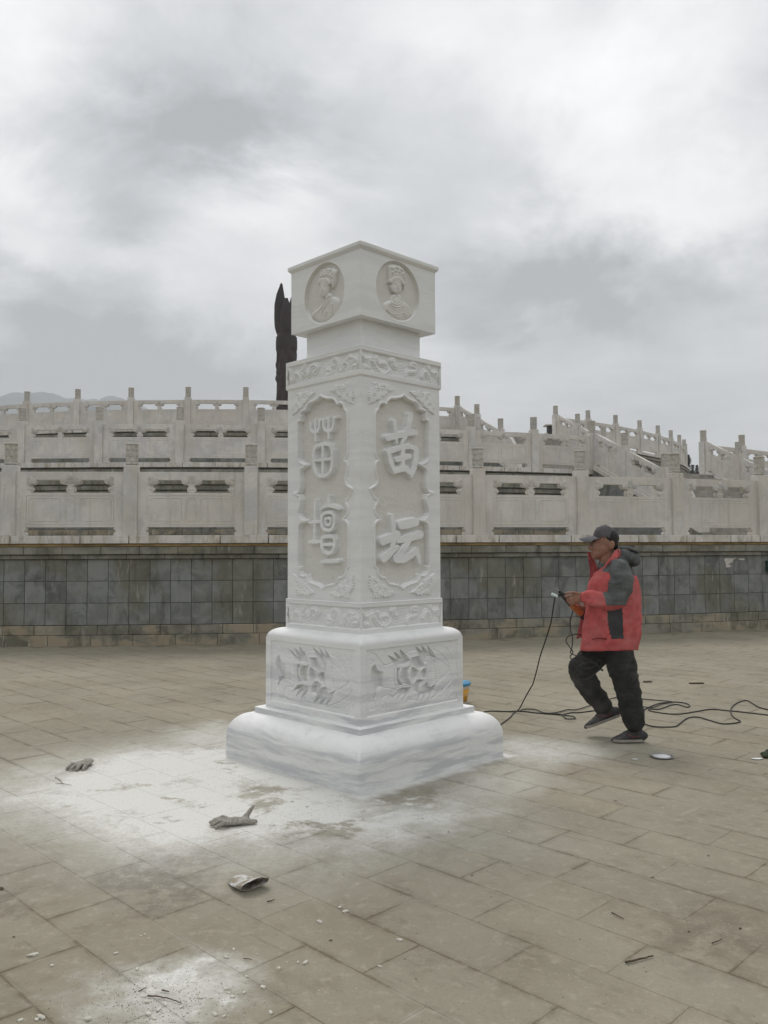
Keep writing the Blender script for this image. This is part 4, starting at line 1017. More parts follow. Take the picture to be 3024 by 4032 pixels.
band(S_UB, Z_UB0, Z_UB1, bL, [0, 2], 0); band(S_UB, Z_UB0, Z_UB1, bR, [1, 3], 1)
dz_ = Z_LB0 - Z_UB0 + .006
band(S_BD, Z_LB0, Z_LB1, [[(u * S_BD / S_UB, z + dz_) for u, z in c] for c in bL], [0, 2], 0); band(S_BD, Z_LB0, Z_LB1, [[(u * S_BD / S_UB, z + dz_) for u, z in c] for c in bR], [1, 3], 1)
for nm, s_, z_ in (('band_rim', S_BD, Z_LB1), ('band_rim', S_UB, Z_UB1)):
    sq_loft(nm, [(s_ - .004, z_ - .008), (s_ + .003, z_ - .005), (s_ + .003, z_ - .001), (s_ - .004, z_ + .002), (S_NK - .02 if z_ > 2 else S_SH - .06, z_ + .002)], M['marble'], .004)
sq_loft('band_rim', [(S_SH - .05, Z_UB0 - .008), (S_SH + .002, Z_UB0 - .007), (S_UB, Z_UB0 + .002), (S_UB - .06, Z_UB0 + .004)], M['marble'], .004)

# ---- portrait medallions on the cap block
def medallion(which, turns):
    hf = HF(S_CB, Z_CB0, Z_CB1, .0026); s_ = S_CB
    if which == 'L':
        rd = reader(S_CB, 'L', 1180, 1020, 7.373, -.008); ov = rd([(105, 1230), (1262, 1000), (820, 65), (560, 1895)])
        head, hat = rd([(665, 870)])[0], rd([(760, 250), (560, 330), (515, 560), (530, 690), (680, 600), (820, 680), (880, 860), (960, 760), (1010, 560), (1030, 330), (900, 250)])
        brim = rd([(530, 700), (590, 630), (680, 605), (770, 625), (830, 690)]); chin = rd([(670, 1090)])[0]
        body = rd([(800, 1080), (900, 1075), (1000, 1100), (1090, 1190), (1110, 1330), (1080, 1480), (980, 1660), (760, 1830), (560, 1870), (380, 1790), (270, 1680), (290, 1560), (380, 1480), (430, 1440), (540, 1320), (620, 1220), (680, 1140)])
        lines = [rd([(820, 1090), (700, 1240), (600, 1420), (480, 1560)]), rd([(880, 1120), (780, 1290), (640, 1470)]), rd([(910, 1330), (930, 1450), (900, 1600)]), rd([(630, 1500), (620, 1620), (650, 1700), (720, 1650), (740, 1540)]), rd([(390, 1500), (400, 1600), (370, 1700)])]
        neck = rd([(700, 1000), (800, 960), (860, 1080), (760, 1180), (660, 1160)]); dots = rd([(580, 500), (680, 470), (760, 450), (840, 470), (900, 520), (620, 330), (740, 300), (860, 310)]); look = -.006
        hw = abs(rd([(530, 860)])[0][0] - rd([(815, 860)])[0][0]) / 2
    else:
        rd = reader(S_CB, 'R', 1420, 1000, 5.925, -.008); ov = rd([(335, 760), (1345, 1000), (735, 140), (950, 1590)])
        head, hat = rd([(818, 770)])[0], rd([(645, 280), (640, 540), (665, 640), (720, 590), (820, 570), (920, 620), (970, 700), (1010, 860), (1030, 620), (1040, 460), (960, 300), (800, 240)])
        brim = rd([(672, 650), (720, 595), (820, 570), (900, 600), (965, 690)]); chin = rd([(840, 940)])[0]
        body = rd([(740, 985), (690, 1070), (600, 1110), (545, 1170), (520, 1290), (600, 1400), (760, 1520), (900, 1580), (1030, 1570), (1190, 1470), (1210, 1400), (1160, 1240), (1060, 1130), (960, 1080), (930, 980)])
        lines = [rd([(690, 1130), (750, 1190), (840, 1210), (930, 1180), (960, 1130)]), rd([(660, 1170), (730, 1240), (840, 1270), (960, 1220)]), rd([(800, 1420), (870, 1440), (960, 1400), (1020, 1440), (1020, 1530)]), rd([(590, 1320), (660, 1400), (740, 1430)]), rd([(920, 970), (860, 1060), (780, 1110)])]
        neck = rd([(760, 930), (920, 930), (930, 1080), (820, 1150), (720, 1080)]); dots = rd([(720, 440), (800, 400), (880, 420), (950, 470), (1000, 550), (700, 330), (820, 320), (930, 370)]); look = .004
        hw = abs(rd([(680, 770)])[0][0] - rd([(950, 770)])[0][0]) / 2
    cu, cz = (ov[0][0] + ov[1][0]) / 2, (ov[2][1] + ov[3][1]) / 2; ru, rz_ = abs(ov[1][0] - ov[0][0]) / 2, abs(ov[2][1] - ov[3][1]) / 2
    q = np.sqrt(((hf.U - cu) / ru) ** 2 + ((hf.Z - cz) / rz_) ** 2); e_ = (1 - q) * min(ru, rz_)
    bowl = sstep(e_, 0, .012)
    ground = -.026 + hf.noise(.0012, 60, 21) + hf.noise(.0006, 200, 22)
    H = ground.copy()
    def dome(P, top, r_, base=ground):
        D = -hf.sdf(P, .15); return np.where(D > 0, base + (top - base) * np.sqrt(np.clip(1 - (1 - np.clip(D / r_, 0, 1)) ** 2, 0, 1)), -1)
    H = np.maximum(H, dome(cm2(body, 5, True), -.001, .035)); H = np.maximum(H, dome(cm2(neck, 4, True), -.004, .02))
    H = np.maximum(H, dome(cm2(hat, 5, True), .004, .030))
    # face
    hx, hz = head[0], head[1]; hh = hz - chin[1]; x = (hf.U - hx) / hw; z = (hf.Z - hz) / (hh)
    wj = np.where(z < 0, np.sqrt(np.clip(1 - np.abs(z) ** 2.3, 0, 1)), 1.0)
    r2 = (x / np.maximum(wj, .05)) ** 2
    F_ = np.where((r2 < 1) & (z > -1) & (z < 1.1), -.014 + .022 * np.sqrt(np.clip(1 - r2 * .95, 0, 1)) * (1 - .25 * np.clip(-z, 0, 1) ** 2), -1)
    x2 = (hf.U - hx - look) / hw
    F_ = np.where(F_ > -.5, F_ + .0065 * np.exp(-(x2 / .13) ** 2) * sstep(z, -.42, -.1) * (1 - sstep(z, .15, .5)) * 1.0 - .006 * (np.exp(-((np.abs(x2) - .42) / .2) ** 2 - ((z - .14) / .12) ** 2)) + .003 * np.exp(-((np.abs(x2) - .42) / .13) ** 2 - ((z - .12) / .05) ** 2)
                  + .0035 * np.exp(-((x2) / .3) ** 2 - ((z + .52) / .035) ** 2) + .003 * np.exp(-((x2) / .25) ** 2 - ((z + .64) / .04) ** 2) - .003 * np.exp(-((x2) / .3) ** 2 - ((z + .58) / .022) ** 2) - .0025 * np.exp(-((x2) / .2) ** 2 - ((z + .43) / .03) ** 2), -1)
    H = np.maximum(H, F_)
    for l in lines:
        D = hf.dist(cm2(l, 5)); H = np.where(H > -.02, H - .005 * np.exp(-(D / .0035) ** 2) + .003 * np.exp(-((D - .007) / .004) ** 2), H)
    D = hf.dist(cm2(brim, 5)); H = np.where(D < .014, np.maximum(H, .009 - .5 * np.maximum(D - .006, 0)), H)
    for (du, dz2) in dots:
        rr = np.hypot(hf.U - du, hf.Z - dz2); H = H + .007 * np.exp(-(rr / .011) ** 4) - .004 * np.exp(-((rr - .014) / .003) ** 2)
    hf.h = np.where(bowl > 0, H * bowl, 0)
    hf.h += .0015 * np.exp(-((q - 1.015) * ru / .003) ** 2)
    hf.lab[:] = 1; hf.lab[q < 1.0] = 2; hf.h[:, 0] = 0; hf.h[:, -1] = 0
    place(hf, S_CB, {1: ('cap_face', M['marble']), 2: ('portrait_medallion', M['marble_rough'])}, turns)
medallion('L', [0, 2]); medallion('R', [1, 3])
sq_loft('cap_underside', [(S_NK - .02, Z_CB0 + .006), (S_CB - .012, Z_CB0 + .0015), (S_CB - .002, Z_CB0 + .004), (S_CB - .05, Z_CB0 + .03)], M['marble'], .004)

# ---- die panels with the horned fish creature
rP = reader(S_DI, 'R', 1420, 2480, 3.858)
polys = [[(212, 530), (250, 612), (290, 640), (345, 648), (340, 880), (300, 905), (250, 960), (205, 1062), (186, 1050), (212, 960), (225, 890), (160, 780), (146, 680), (165, 590)],
 [(418, 388), (500, 425), (582, 475), (545, 400), (514, 338), (590, 385), (642, 438), (625, 370), (608, 298), (690, 365), (755, 440), (778, 480), (740, 520), (680, 545), (580, 545), (520, 500), (470, 450)],
 [(848, 250), (920, 290), (978, 345), (965, 290), (945, 230), (1010, 290), (1062, 345), (1055, 290), (1043, 233), (1110, 310), (1185, 432), (1130, 415), (1078, 405), (1040, 500), (1005, 515), (965, 460), (930, 390)],
 [(788, 430), (920, 395), (945, 470), (1000, 555), (960, 590), (910, 612), (850, 570)], [(566, 588), (622, 583), (592, 660), (592, 760), (652, 850), (600, 862), (570, 790), (560, 690)],
 [(655, 590), (720, 580), (782, 538), (742, 640), (740, 740), (792, 855), (700, 835), (655, 842), (620, 745), (622, 660)], [(805, 570), (850, 590), (908, 630), (890, 715), (825, 810), (795, 760), (780, 670)], [(1032, 598), (970, 610), (942, 660), (975, 722), (1032, 742)],
 [(872, 772), (930, 758), (992, 775), (930, 860), (915, 965), (808, 962), (832, 870)], [(572, 932), (640, 892), (780, 888), (762, 965), (636, 1140), (690, 980), (640, 1010), (545, 1125), (605, 975), (560, 1000), (466, 1072)],
 [(1012, 822), (1052, 798), (1092, 885), (1192, 818), (1160, 930), (1062, 1085), (1085, 978), (1040, 1010), (962, 1115), (990, 990), (950, 1020), (858, 1118), (915, 975), (940, 890)]]
lns = [[(500, 500), (440, 530), (380, 545), (330, 510), (280, 440), (225, 385), (165, 362), (120, 410)], [(700, 372), (780, 325), (880, 308)], [(1125, 297), (1220, 330), (1320, 420), (1385, 520), (1400, 570)], [(1190, 432), (1290, 500), (1400, 592), (1335, 700), (1195, 822)],
       [(1078, 408), (1045, 520), (1035, 600), (1045, 740), (1090, 885)], [(740, 1072), (800, 1078), (855, 1082)], [(340, 890), (450, 900), (550, 930)], [(1395, 620), (1450, 720), (1380, 830), (1250, 960), (1110, 1070)], [(300, 1170), (340, 1050), (440, 1005), (500, 1040)], [(530, 600), (520, 700), (525, 800), (560, 900)], [(1335, 270), (1400, 360), (1440, 450)], [(1150, 470), (1170, 640), (1190, 820)]]
circs = [(350, 380, 48), (150, 500, 35), (1395, 265, 55), (1250, 280, 28), (1450, 890, 32), (1265, 945, 25), (180, 1180, 60), (345, 1180, 48), (1430, 980, 45)]
rect = rP([(72, 300), (1500, 143), (1512, 1080), (66, 1352)])
def die(turns):
    hf = HF(S_DI, Z_ST1, ZD, .0031)
    u0, u1 = .055, S_DI - .055; z0, z1 = Z_ST1 + .048, ZD - .022
    e_ = np.minimum(np.minimum(hf.U - u0, u1 - hf.U), np.minimum(hf.Z - z0, z1 - hf.Z)); ins = sstep(e_, 0, .005); hf.h = -.012 * ins
    up = np.array(rect); k = (u1 - u0) / (up[:, 0].max() - up[:, 0].min()); ou = up[:, 0].min()
    kz = (z1 - z0) / ((up[0, 1] + up[1, 1] - up[2, 1] - up[3, 1]) / 2); oz = (up[2, 1] + up[3, 1]) / 2
    mp = lambda P: [(u0 + (u - ou) * k, z0 + (z - oz) * kz) for u, z in P]
    for P in polys:
        D = -hf.sdf(mp(cm2(rP(P), 2, True) if len(P) == 5 else rP(P)), .1); hf.h = np.where(D > 0, hf.h - .036 * sstep(D, -.001, .004), hf.h)
        hf.h += .002 * np.exp(-((D + .004) / .003) ** 2) * ins
    for l in lns:
        D = hf.dist(mp(cm2(rP(l), 6))); hf.h -= .007 * np.exp(-(D / .0034) ** 2)
    for (x, y, r_) in circs:
        (cx, cz), (ex_, _) = mp(rP([(x, y)]))[0], mp(rP([(x + r_, y)]))[0]; rr = abs(ex_ - cx)
        q = np.hypot(hf.U - cx, hf.Z - cz); a = np.arctan2(hf.Z - cz, hf.U - cx); hf.h -= .004 * np.exp(-((q - rr * (.78 + .22 * a / PI)) / .003) ** 2) * ins
    for (xa, ya, xb, yb) in ((480, 650, 490, 900), (1155, 470, 1165, 800)):
        A, B = mp(rP([(xa, ya), (xb, yb)]))
        m_ = (np.abs(hf.U - (A[0] + B[0]) / 2) < .017) & (hf.Z < max(A[1], B[1])) & (hf.Z > min(A[1], B[1])); hf.h = np.where(m_, hf.h - .0035 * np.exp(-((np.mod(hf.Z, .016) - .008) / .0028) ** 2), hf.h)
    hf.lab[:] = 1; hf.lab[e_ > .001] = 2; hf.h[:, 0] = 0; hf.h[:, -1] = 0
    place(hf, S_DI, {1: ('die_face', M['marble']), 2: ('creature_relief', M['marble'])}, turns)
die([0, 1, 2, 3])

# ------------------------------------------------------------------ the man
MD = at_z(2100 + 860 / 2.2117, 2000 + 2040 / 2.2117, 0).y     # distance of the standing foot
YM = MD + .10                                             # his middle plane
def P7(x, y, dy=0.0): return at_y(2100 + x / 2.2117, 2000 + y / 2.2117, YM + dy)
U7 = YM / FPX / 2.2117                                    # metres per traced unit
M['skin'] = simple('tanned_skin', (.27, .135, .09), .12, 25, .55, .4, (200, .2, .001))
def fabric(name, c, dust=.25, dustc=(.5, .4, .38), rough=.85):
    def f(t, b):
        P = t.geo().outputs['Position']; n = t.noise(P, 14, 5, .6); c1 = t.mix(t.ramp(n, .3, .7), tuple(x * .82 for x in c), tuple(min(1, x * 1.15) for x in c))
        d = t.noise(P, 5, 6, .68); c1 = t.mix(t.ramp(d, .45, .75, 0, dust), c1, dustc)
        d2 = t.noise(P, 45, 4, .7); return t.mix(t.ramp(d2, .60, .8, 0, dust), c1, dustc)
    return mat(name, rough=rough, spec=.25, bump=(160, .25, .001), build=f)
M['red'] = fabric('faded_red_shell_fabric', (.43, .085, .082), .45, (.48, .21, .20)); M['red_dark'] = fabric('dark_red_lining', (.20, .030, .032), .2, (.3, .1, .1))
M['greyf'] = fabric('grey_shell_fabric', (.085, .09, .088), .45, (.24, .25, .25)); M['darkf'] = fabric('charcoal_shell_fabric', (.040, .040, .042), .2, (.13, .13, .13))
M['trouser'] = fabric('black_dusty_trousers', (.024, .024, .023), .38, (.14, .13, .115)); M['capf'] = fabric('grey_cap_cloth', (.080, .074, .078), .2, (.2, .2, .2))
M['brim'] = fabric('cap_brim_edge', (.13, .13, .14), .2, (.35, .35, .35)); M['hair'] = simple('black_hair', (.012, .010, .009), .3, 60, .6, .3, (200, .6, .002))
M['shoe'] = fabric('grey_trainer_upper', (.048, .048, .048), .4, (.20, .195, .19)); M['sole'] = fabric('dusty_pale_sole', (.30, .275, .24), .3, (.4, .37, .3)); M['shoe_red'] = simple('red_shoe_panel', (.16, .05, .05), .2, 40, .8)
M['shirt'] = simple('grey_shirt', (.12, .12, .12), .2, 40, .9)
M['eyewhite'] = simple('eye_white', (.30, .24, .21), .05, 10, .4); M['iris_hood_shade'] = simple('dark_iris_and_hood_shade', (.01, .008, .008), .05, 10, .3)
man = empty('person', (P7(700, 1300).x, YM, 0)); MANL = man.location.copy()
tag(man, 'man in faded red and grey jacket, grey cap and black trousers striding left with tool', 'person')
def child(name, me, m_, par=man):
    me.transform(Matrix.Translation(-MANL)) ; o = mobj(name, me, m_, par); return o
def capx(bm, a, b, ra, rb, sy=1.0, dya=0, dyb=0, seg=14):
    add_caps(bm, P7(a[0], a[1], dya), P7(b[0], b[1], dyb), ra * U7, rb * U7, seg)
def ell(bm, c, rx, ry, rz_, dy=0, tilt=0): add_ell(bm, P7(c[0], c[1], dy), (rx * U7, ry * U7, rz_ * U7), 20, 14, Matrix.Rotation(tilt, 3, 'Y'))
# body: one continuous surface (head, neck, trunk, arms with hands, legs)
bm = bmesh.new()
ell(bm, (628, 285), 108, 88, 118); ell(bm, (600, 350), 92, 78, 92); ell(bm, (572, 330), 74, 68, 70)     # skull and face
ell(bm, (568, 400), 66, 62, 46); ell(bm, (545, 430), 34, 40, 20)                                       # jaw, chin
ell(bm, (522, 300), 22, 52, 12, 0); capx(bm, (502, 315), (484, 352), 10, 12); ell(bm, (500, 357), 16, 26, 11)   # brow, nose
ell(bm, (512, 385), 16, 30, 8); ell(bm, (513, 400), 15, 26, 8); ell(bm, (570, 372), 50, 64, 42)         # lips, cheeks
for sy in (-1, 1):
    ell(bm, (686, 318), 26, 10, 34, sy * 84 * U7); ell(bm, (678, 350), 12, 8, 14, sy * 80 * U7)           # ears
capx(bm, (625, 390), (655, 520), 62, 70)                                                               # neck
for (x, y, rx, ry, rz_) in ((690, 620, 150, 185, 120), (690, 800, 150, 175, 160), (690, 1000, 140, 165, 150), (690, 1160, 135, 170, 120)): ell(bm, (x, y), rx, ry, rz_)
NA, FA = -.235, .20                                        # depth of the near / far arm
capx(bm, (760, 590), (735, 800), 58, 48, dya=-.19, dyb=NA); capx(bm, (735, 800), (450, 792), 46, 32, dya=NA, dyb=-.16)
capx(bm, (640, 600), (600, 850), 58, 46, dya=.2, dyb=FA); capx(bm, (600, 850), (450, 880), 42, 30, dya=FA, dyb=.02)
capx(bm, (590, 1220), (395, 1400), 98, 72, dya=.09, dyb=.10); capx(bm, (395, 1400), (630, 1770), 66, 38, dya=.10, dyb=.10)
capx(bm, (740, 1220), (825, 1590), 102, 70, dya=-.09, dyb=-.10); capx(bm, (825, 1590), (880, 1930), 62, 38, dya=-.10, dyb=-.10)
# near hand: palm, thumb and four curled fingers
ell(bm, (390, 782), 52, 22, 46, -.155, -.15); ell(bm, (365, 770), 40, 20, 40, -.15)
def finger(pts, r_):
    for (a, b) in zip(pts, pts[1:]): capx(bm, a[:2], b[:2], r_, r_ * .93, dya=a[2], dyb=b[2], seg=10)
finger([(400, 745, -.165), (350, 735, -.175), (312, 738, -.172), (282, 742, -.16)], 11.5)
finger([(350, 770, -.145), (312, 765, -.150), (285, 775, -.145), (270, 765, -.142)], 11)
finger([(350, 790, -.155), (315, 795, -.165), (295, 805, -.150), (303, 790, -.135)], 11)
finger([(355, 812, -.155), (325, 820, -.165), (308, 826, -.150), (318, 812, -.130)], 10.5)
finger([(362, 830, -.150), (338, 840, -.160), (324, 846, -.148), (333, 834, -.132)], 9.5)
# far hand holding the tool body from below
ell(bm, (432, 880), 44, 22, 36, .0)
finger([(415, 862, -.01), (385, 850, -.045), (365, 862, -.062), (372, 880, -.062)], 11); finger([(415, 880, -.01), (392, 872, -.05), (375, 888, -.066), (384, 902, -.064)], 11)
finger([(420, 898, -.01), (402, 892, -.05), (388, 908, -.066), (396, 920, -.062)], 10.5); finger([(428, 912, -.008), (414, 910, -.048), (402, 924, -.060), (410, 934, -.055)], 9.5); finger([(420, 850, .01), (390, 835, .0), (360, 832, -.012)], 11)
body = remesh(bm, .0052, 2)
child('body', body, M['skin'])
# eyes
for sy in (-1, 1):
    bm = bmesh.new(); ell(bm, (521, 317), 13, 15, 6, sy * 34 * U7); o = child('eye', bm_mesh('eye', bm, True), M['eyewhite'])
    bm = bmesh.new(); ell(bm, (510, 318), 7, 12, 7.5, sy * 34 * U7); child('iris', bm_mesh('iris', bm, True), M['iris_hood_shade'])
    bm = bmesh.new(); add_tube(bm, catmull([P7(500, 300, sy * 18 * U7), P7(506, 293, sy * 38 * U7), P7(530, 296, sy * 58 * U7)], 4), [.002, .003, .003, .003, .003, .003, .003, .0025, .0015], 6); child('eyebrow', bm_mesh('eyebrow', bm), M['hair'])
bm = bmesh.new(); add_tube(bm, catmull([P7(496, 392, -1 * U7), P7(505, 393, -20 * U7), P7(520, 396, -32 * U7)], 4), .0016, 5); child('mouth_line', bm_mesh('mouth_line', bm), M['red_dark'])
# hair
bm = bmesh.new(); ell(bm, (650, 262), 96, 92, 84); ell(bm, (640, 295), 16, 88, 44); ell(bm, (690, 300), 44, 84, 70); ell(bm, (642, 270), 32, 92, 48); ell(bm, (706, 330), 30, 70, 40)
child('hair', remesh(bm, .006, 3), M['hair'])
# cap
bm = bmesh.new(); nn = 28; rings = []
for j in range(9):
    f = j / 8; a = f * PI / 2; rg = []
    for i in range(nn):
        th = 2 * PI * i / nn; cx, cz = 628 + 4 * (1 - f), 250 - 102 * math.sin(a) * (1.0)
        rx = 112 * math.cos(a) ** .85 + .5; zt_off = (8 if math.cos(th) > 0 else -14) * math.cos(a)
        lower = 40 * max(0, math.cos(th)) * math.cos(a)
        p = P7(cx + rx * math.cos(th), cz + lower - 6 * math.cos(th * 1) * math.cos(a), 96 * U7 * math.sin(th) * math.cos(a) ** .85); rg.append(bm.verts.new(p))
    rings.append(rg)
for a, b in zip(rings, rings[1:]):
    for i in range(nn): bm.faces.new((a[i], a[(i + 1) % nn], b[(i + 1) % nn], b[i]))
bm.faces.new(rings[-1]); crown_me = bm_mesh('cap', bm, True)
capo = child('cap', crown_me, M['capf'])
def solid(bm, th, name):
    me = bm_mesh('t', bm); o = bpy.data.objects.new('t', me); COL.objects.link(o); md = o.modifiers.new('s', 'SOLIDIFY'); md.thickness = th; md.offset = 0; md2 = o.modifiers.new('b', 'SUBSURF'); md2.levels = 1; r = eval_mesh(o, name); bpy.data.objects.remove(o); r.materials.clear(); r.shade_smooth(); return r
bm = bmesh.new(); top = []; 
for k in range(9):
    v = (k - 4) / 4; rowp = []
    for j in range(6):
        f = j / 5; x = 560 - (170 * f) * math.sqrt(max(0, 1 - (v * f * .75) ** 2)) + 30 * v * v; y = 238 + 14 * f + 18 * f * f + (26 + 18 * f) * v * v
        rowp.append(bm.verts.new(P7(x, y, 88 * U7 * v * (1 - .18 * f * f))))
    top.append(rowp)
for a, b in zip(top, top[1:]):
    for j in range(5): bm.faces.new((a[j], a[j + 1], b[j + 1], b[j]))
br = solid(bm, .005, 'brim'); br.transform(Matrix.Translation(-MANL)); mobj('brim', br, M['brim'], capo)
bm = bmesh.new(); add_ell(bm, P7(628, 148, 0), (.007, .007, .004)); bt = bm_mesh('button', bm, True); bt.transform(Matrix.Translation(-MANL)); mobj('button', bt, M['capf'], capo)
# small pale badge on the side of the cap
bm = bmesh.new(); add_box(bm, -.017, .017, -.002, .002, -.004, .004, .001); bd = bm_mesh('badge', bm); bd.transform(Matrix.Translation(P7(555, 200, -78 * U7) - MANL) @ Matrix.Rotation(.55, 4, 'Z')); mobj('badge', bd, M['brim'], capo)

# jacket trunk: lofted from the silhouette
prof = [(425, 690, 770, .07, 690), (450, 660, 800, .11, 0), (480, 628, 825, .155, 0), (520, 590, 848, .20, 0), (570, 545, 875, .228, 0), (620, 508, 905, .242, 0), (660, 488, 918, .241, 0), (700, 478, 926, .238, 0), (800, 462, 936, .232, 0), (900, 445, 940, .230, 0), (1000, 432, 940, .232, 0), (1100, 424, 936, .232, 0), (1180, 418, 926, .232, 0), (1222, 412, 912, .230, 0), (1240, 414, 906, .226, 0), (1228, 440, 885, .205, 0)]
bm = bmesh.new(); nn = 240; rings = []; zs_ = []
def interp_prof(n=190):
    ys = [p[0] for p in prof[:-1]]; out = []
    for i in range(n):
        y = ys[0] + (ys[-1] - ys[0]) * i / (n - 1); out.append((y, np.interp(y, ys, [p[1] for p in prof[:-1]]), np.interp(y, ys, [p[2] for p in prof[:-1]]), np.interp(y, ys, [p[3] for p in prof[:-1]])))
    return out + [prof[-1][:4]]
pr = interp_prof()
for (y, xl, xr, hy) in pr:
    rg = []
    for i in range(nn):
        th = 2 * PI * i / nn; c_, s_ = math.cos(th), math.sin(th); e_ = .78
        px = (xl + xr) / 2 + (xr - xl) / 2 * math.copysign(abs(c_) ** e_, c_); dy = hy * math.copysign(abs(s_) ** e_, s_) * .98
        f = min(1, max(0, (y - 700) / 500)); wav = 5 * math.sin(y / 38 + th * 3) * math.exp(-((y - 700) / 140) ** 2) + f * 7 * math.sin(th * 7 + 1) + 3.0 * math.sin(th * 5 + y / 70)
        slope = 14 * (c_ if y > 1150 else 0) * min(1, (y - 1150) / 60 if y > 1150 else 0)
        rg.append(bm.verts.new(P7(px + wav * c_, y - slope * .3, dy + wav * U7 * s_)))
    rings.append(rg)
for a, b in zip(rings, rings[1:]):
    for i in range(nn): bm.faces.new((a[i], a[(i + 1) % nn], b[(i + 1) % nn], b[i]))
bm.faces.new(rings[0][::-1])
me = bm_mesh('jacket', bm, True)
v = vget(me); nrm = nget(me); n_ = vnoise(v, 9, 5, 4); n2_ = np.abs(vnoise(v * np.array([1, 1, 1.6]), 16, 6, 2)); v += nrm * (n_ * .010 + (.42 - n2_) * .014)[:, None]; vset(me, v)
me.materials.append(M['red']); me.materials.append(M['greyf']); me.materials.append(M['darkf'])
def to7(v):                                              # world -> traced coordinates
    x, y, z = v[:, 0], v[:, 1], v[:, 2] - EYE; c, s_ = math.cos(PITCH), math.sin(PITCH); d = y * c + z * s_; up = -y * s_ + z * c
    u = x / d * FPX; w_ = -up / d * FPX; cr, sr = math.cos(ROLL), math.sin(ROLL)
    return (1512 + u * cr - w_ * sr - 2100) * 2.2117, (2016 + u * sr + w_ * cr - 2000) * 2.2117
def paint(me, fn):
    v = vget(me); n = len(me.polygons); cen = np.empty(n * 3, np.float32); me.polygons.foreach_get('center', cen); cen = cen.reshape(-1, 3).astype(float)
    x, y = to7(cen); me.polygons.foreach_set('material_index', fn(x, y, cen).astype(np.int32)); me.update()
def jk(x, y, c):
    r_ = np.zeros(len(x), int)
    r_[(y < 560 + (x - 640) * .12) & (x > 600)] = 1                                        # grey yoke
    xx = np.clip((y - 860) / 280, 0, 1)
    r_[(y > 850) & (y < 1140) & (x > 645 + 40 * xx ** 3) & (x < 775 + 12 * xx)] = 2          # dark side panel
    return r_
paint(me, jk); child('jacket', me, None)
# open front: the far flap seen edge-on, the near flap edge and the stand collar
def sheet(name, pts_a, pts_b, m_, th=.008, n=5):
    A, B = catmull(pts_a, n), catmull(pts_b, n); bm = bmesh.new(); ra = [bm.verts.new(p) for p in A]; rb = [bm.verts.new(p) for p in B]; mid = [bm.verts.new((p + q) / 2 + Vector((0, -.006, 0))) for p, q in zip(A, B)]
    for i in range(len(A) - 1):
        bm.faces.new((ra[i], ra[i + 1], mid[i + 1], mid[i])); bm.faces.new((mid[i], mid[i + 1], rb[i + 1], rb[i]))
    return child(name, solid(bm, th, name), m_)
sheet('far_front_flap', [P7(470, 430, .03), P7(492, 560, .02), P7(466, 700, .02), P7(425, 880, .05), P7(395, 1030, .06), P7(372, 1145, .06)], [P7(545, 520, -.05), P7(540, 640, -.06), P7(520, 720, -.06), P7(470, 900, -.02), P7(450, 1040, -.01), P7(430, 1120, -.01)], M['red_dark'])
sheet('storm_flap', [P7(640, 500, -.175), P7(585, 570, -.150), P7(540, 640, -.13), P7(510, 760, -.11)], [P7(665, 430, -.15), P7(610, 520, -.12), P7(525, 570, -.10), P7(497, 700, -.07)], M['red'])
sheet('collar', [P7(725, 352, -.085), P7(690, 400, -.112), P7(640, 470, -.120), P7(585, 545, -.105), P7(515, 567, -.075)], [P7(748, 420, -.105), P7(715, 470, -.135), P7(665, 520, -.140), P7(610, 580, -.125), P7(545, 600, -.09)], M['red'], .012)
sheet('collar', [P7(466, 385, .045), P7(480, 430, .05), P7(495, 500, .05), P7(520, 570, .04)], [P7(500, 392, .075), P7(520, 430, .085), P7(550, 490, .08), P7(560, 570, .06)], M['red'], .012)
sheet('collar', [P7(740, 350, -.07), P7(762, 372, 0), P7(738, 370, .08)], [P7(752, 430, -.10), P7(776, 440, 0), P7(745, 440, .10)], M['red'], .012)
bm = bmesh.new(); ell(bm, (600, 520), 42, 52, 62, -.0); child('shirt', bm_mesh('shirt', bm, True), M['shirt'])
# hood lying on the back
bm = bmesh.new(); ell(bm, (805, 425), 95, 128, 62, 0, .35); ell(bm, (865, 455), 58, 112, 58, 0, .2); ell(bm, (745, 465), 78, 140, 55, 0, .5); ell(bm, (700, 520), 70, 165, 46, 0, .6)
add_tube(bm, catmull([P7(755, 345, -.10), P7(830, 352, -.115), P7(893, 372, -.06), P7(905, 385, 0), P7(893, 372, .06), P7(830, 352, .115), P7(755, 345, .10)], 6), 11 * U7, 8)
me = remesh(bm, .007, 4); v = vget(me); nrm = nget(me); v += nrm * ((.4 - np.abs(vnoise(v, 18, 8, 3))) * .012)[:, None]; vset(me, v); child('hood', me, M['greyf'])
bm = bmesh.new(); ell(bm, (832, 372), 58, 88, 17, 0, .25); child('hood_shade', bm_mesh('hood_shade', bm, True), M['iris_hood_shade'])  # solid near-black lens: the shade inside the hood put in as colour
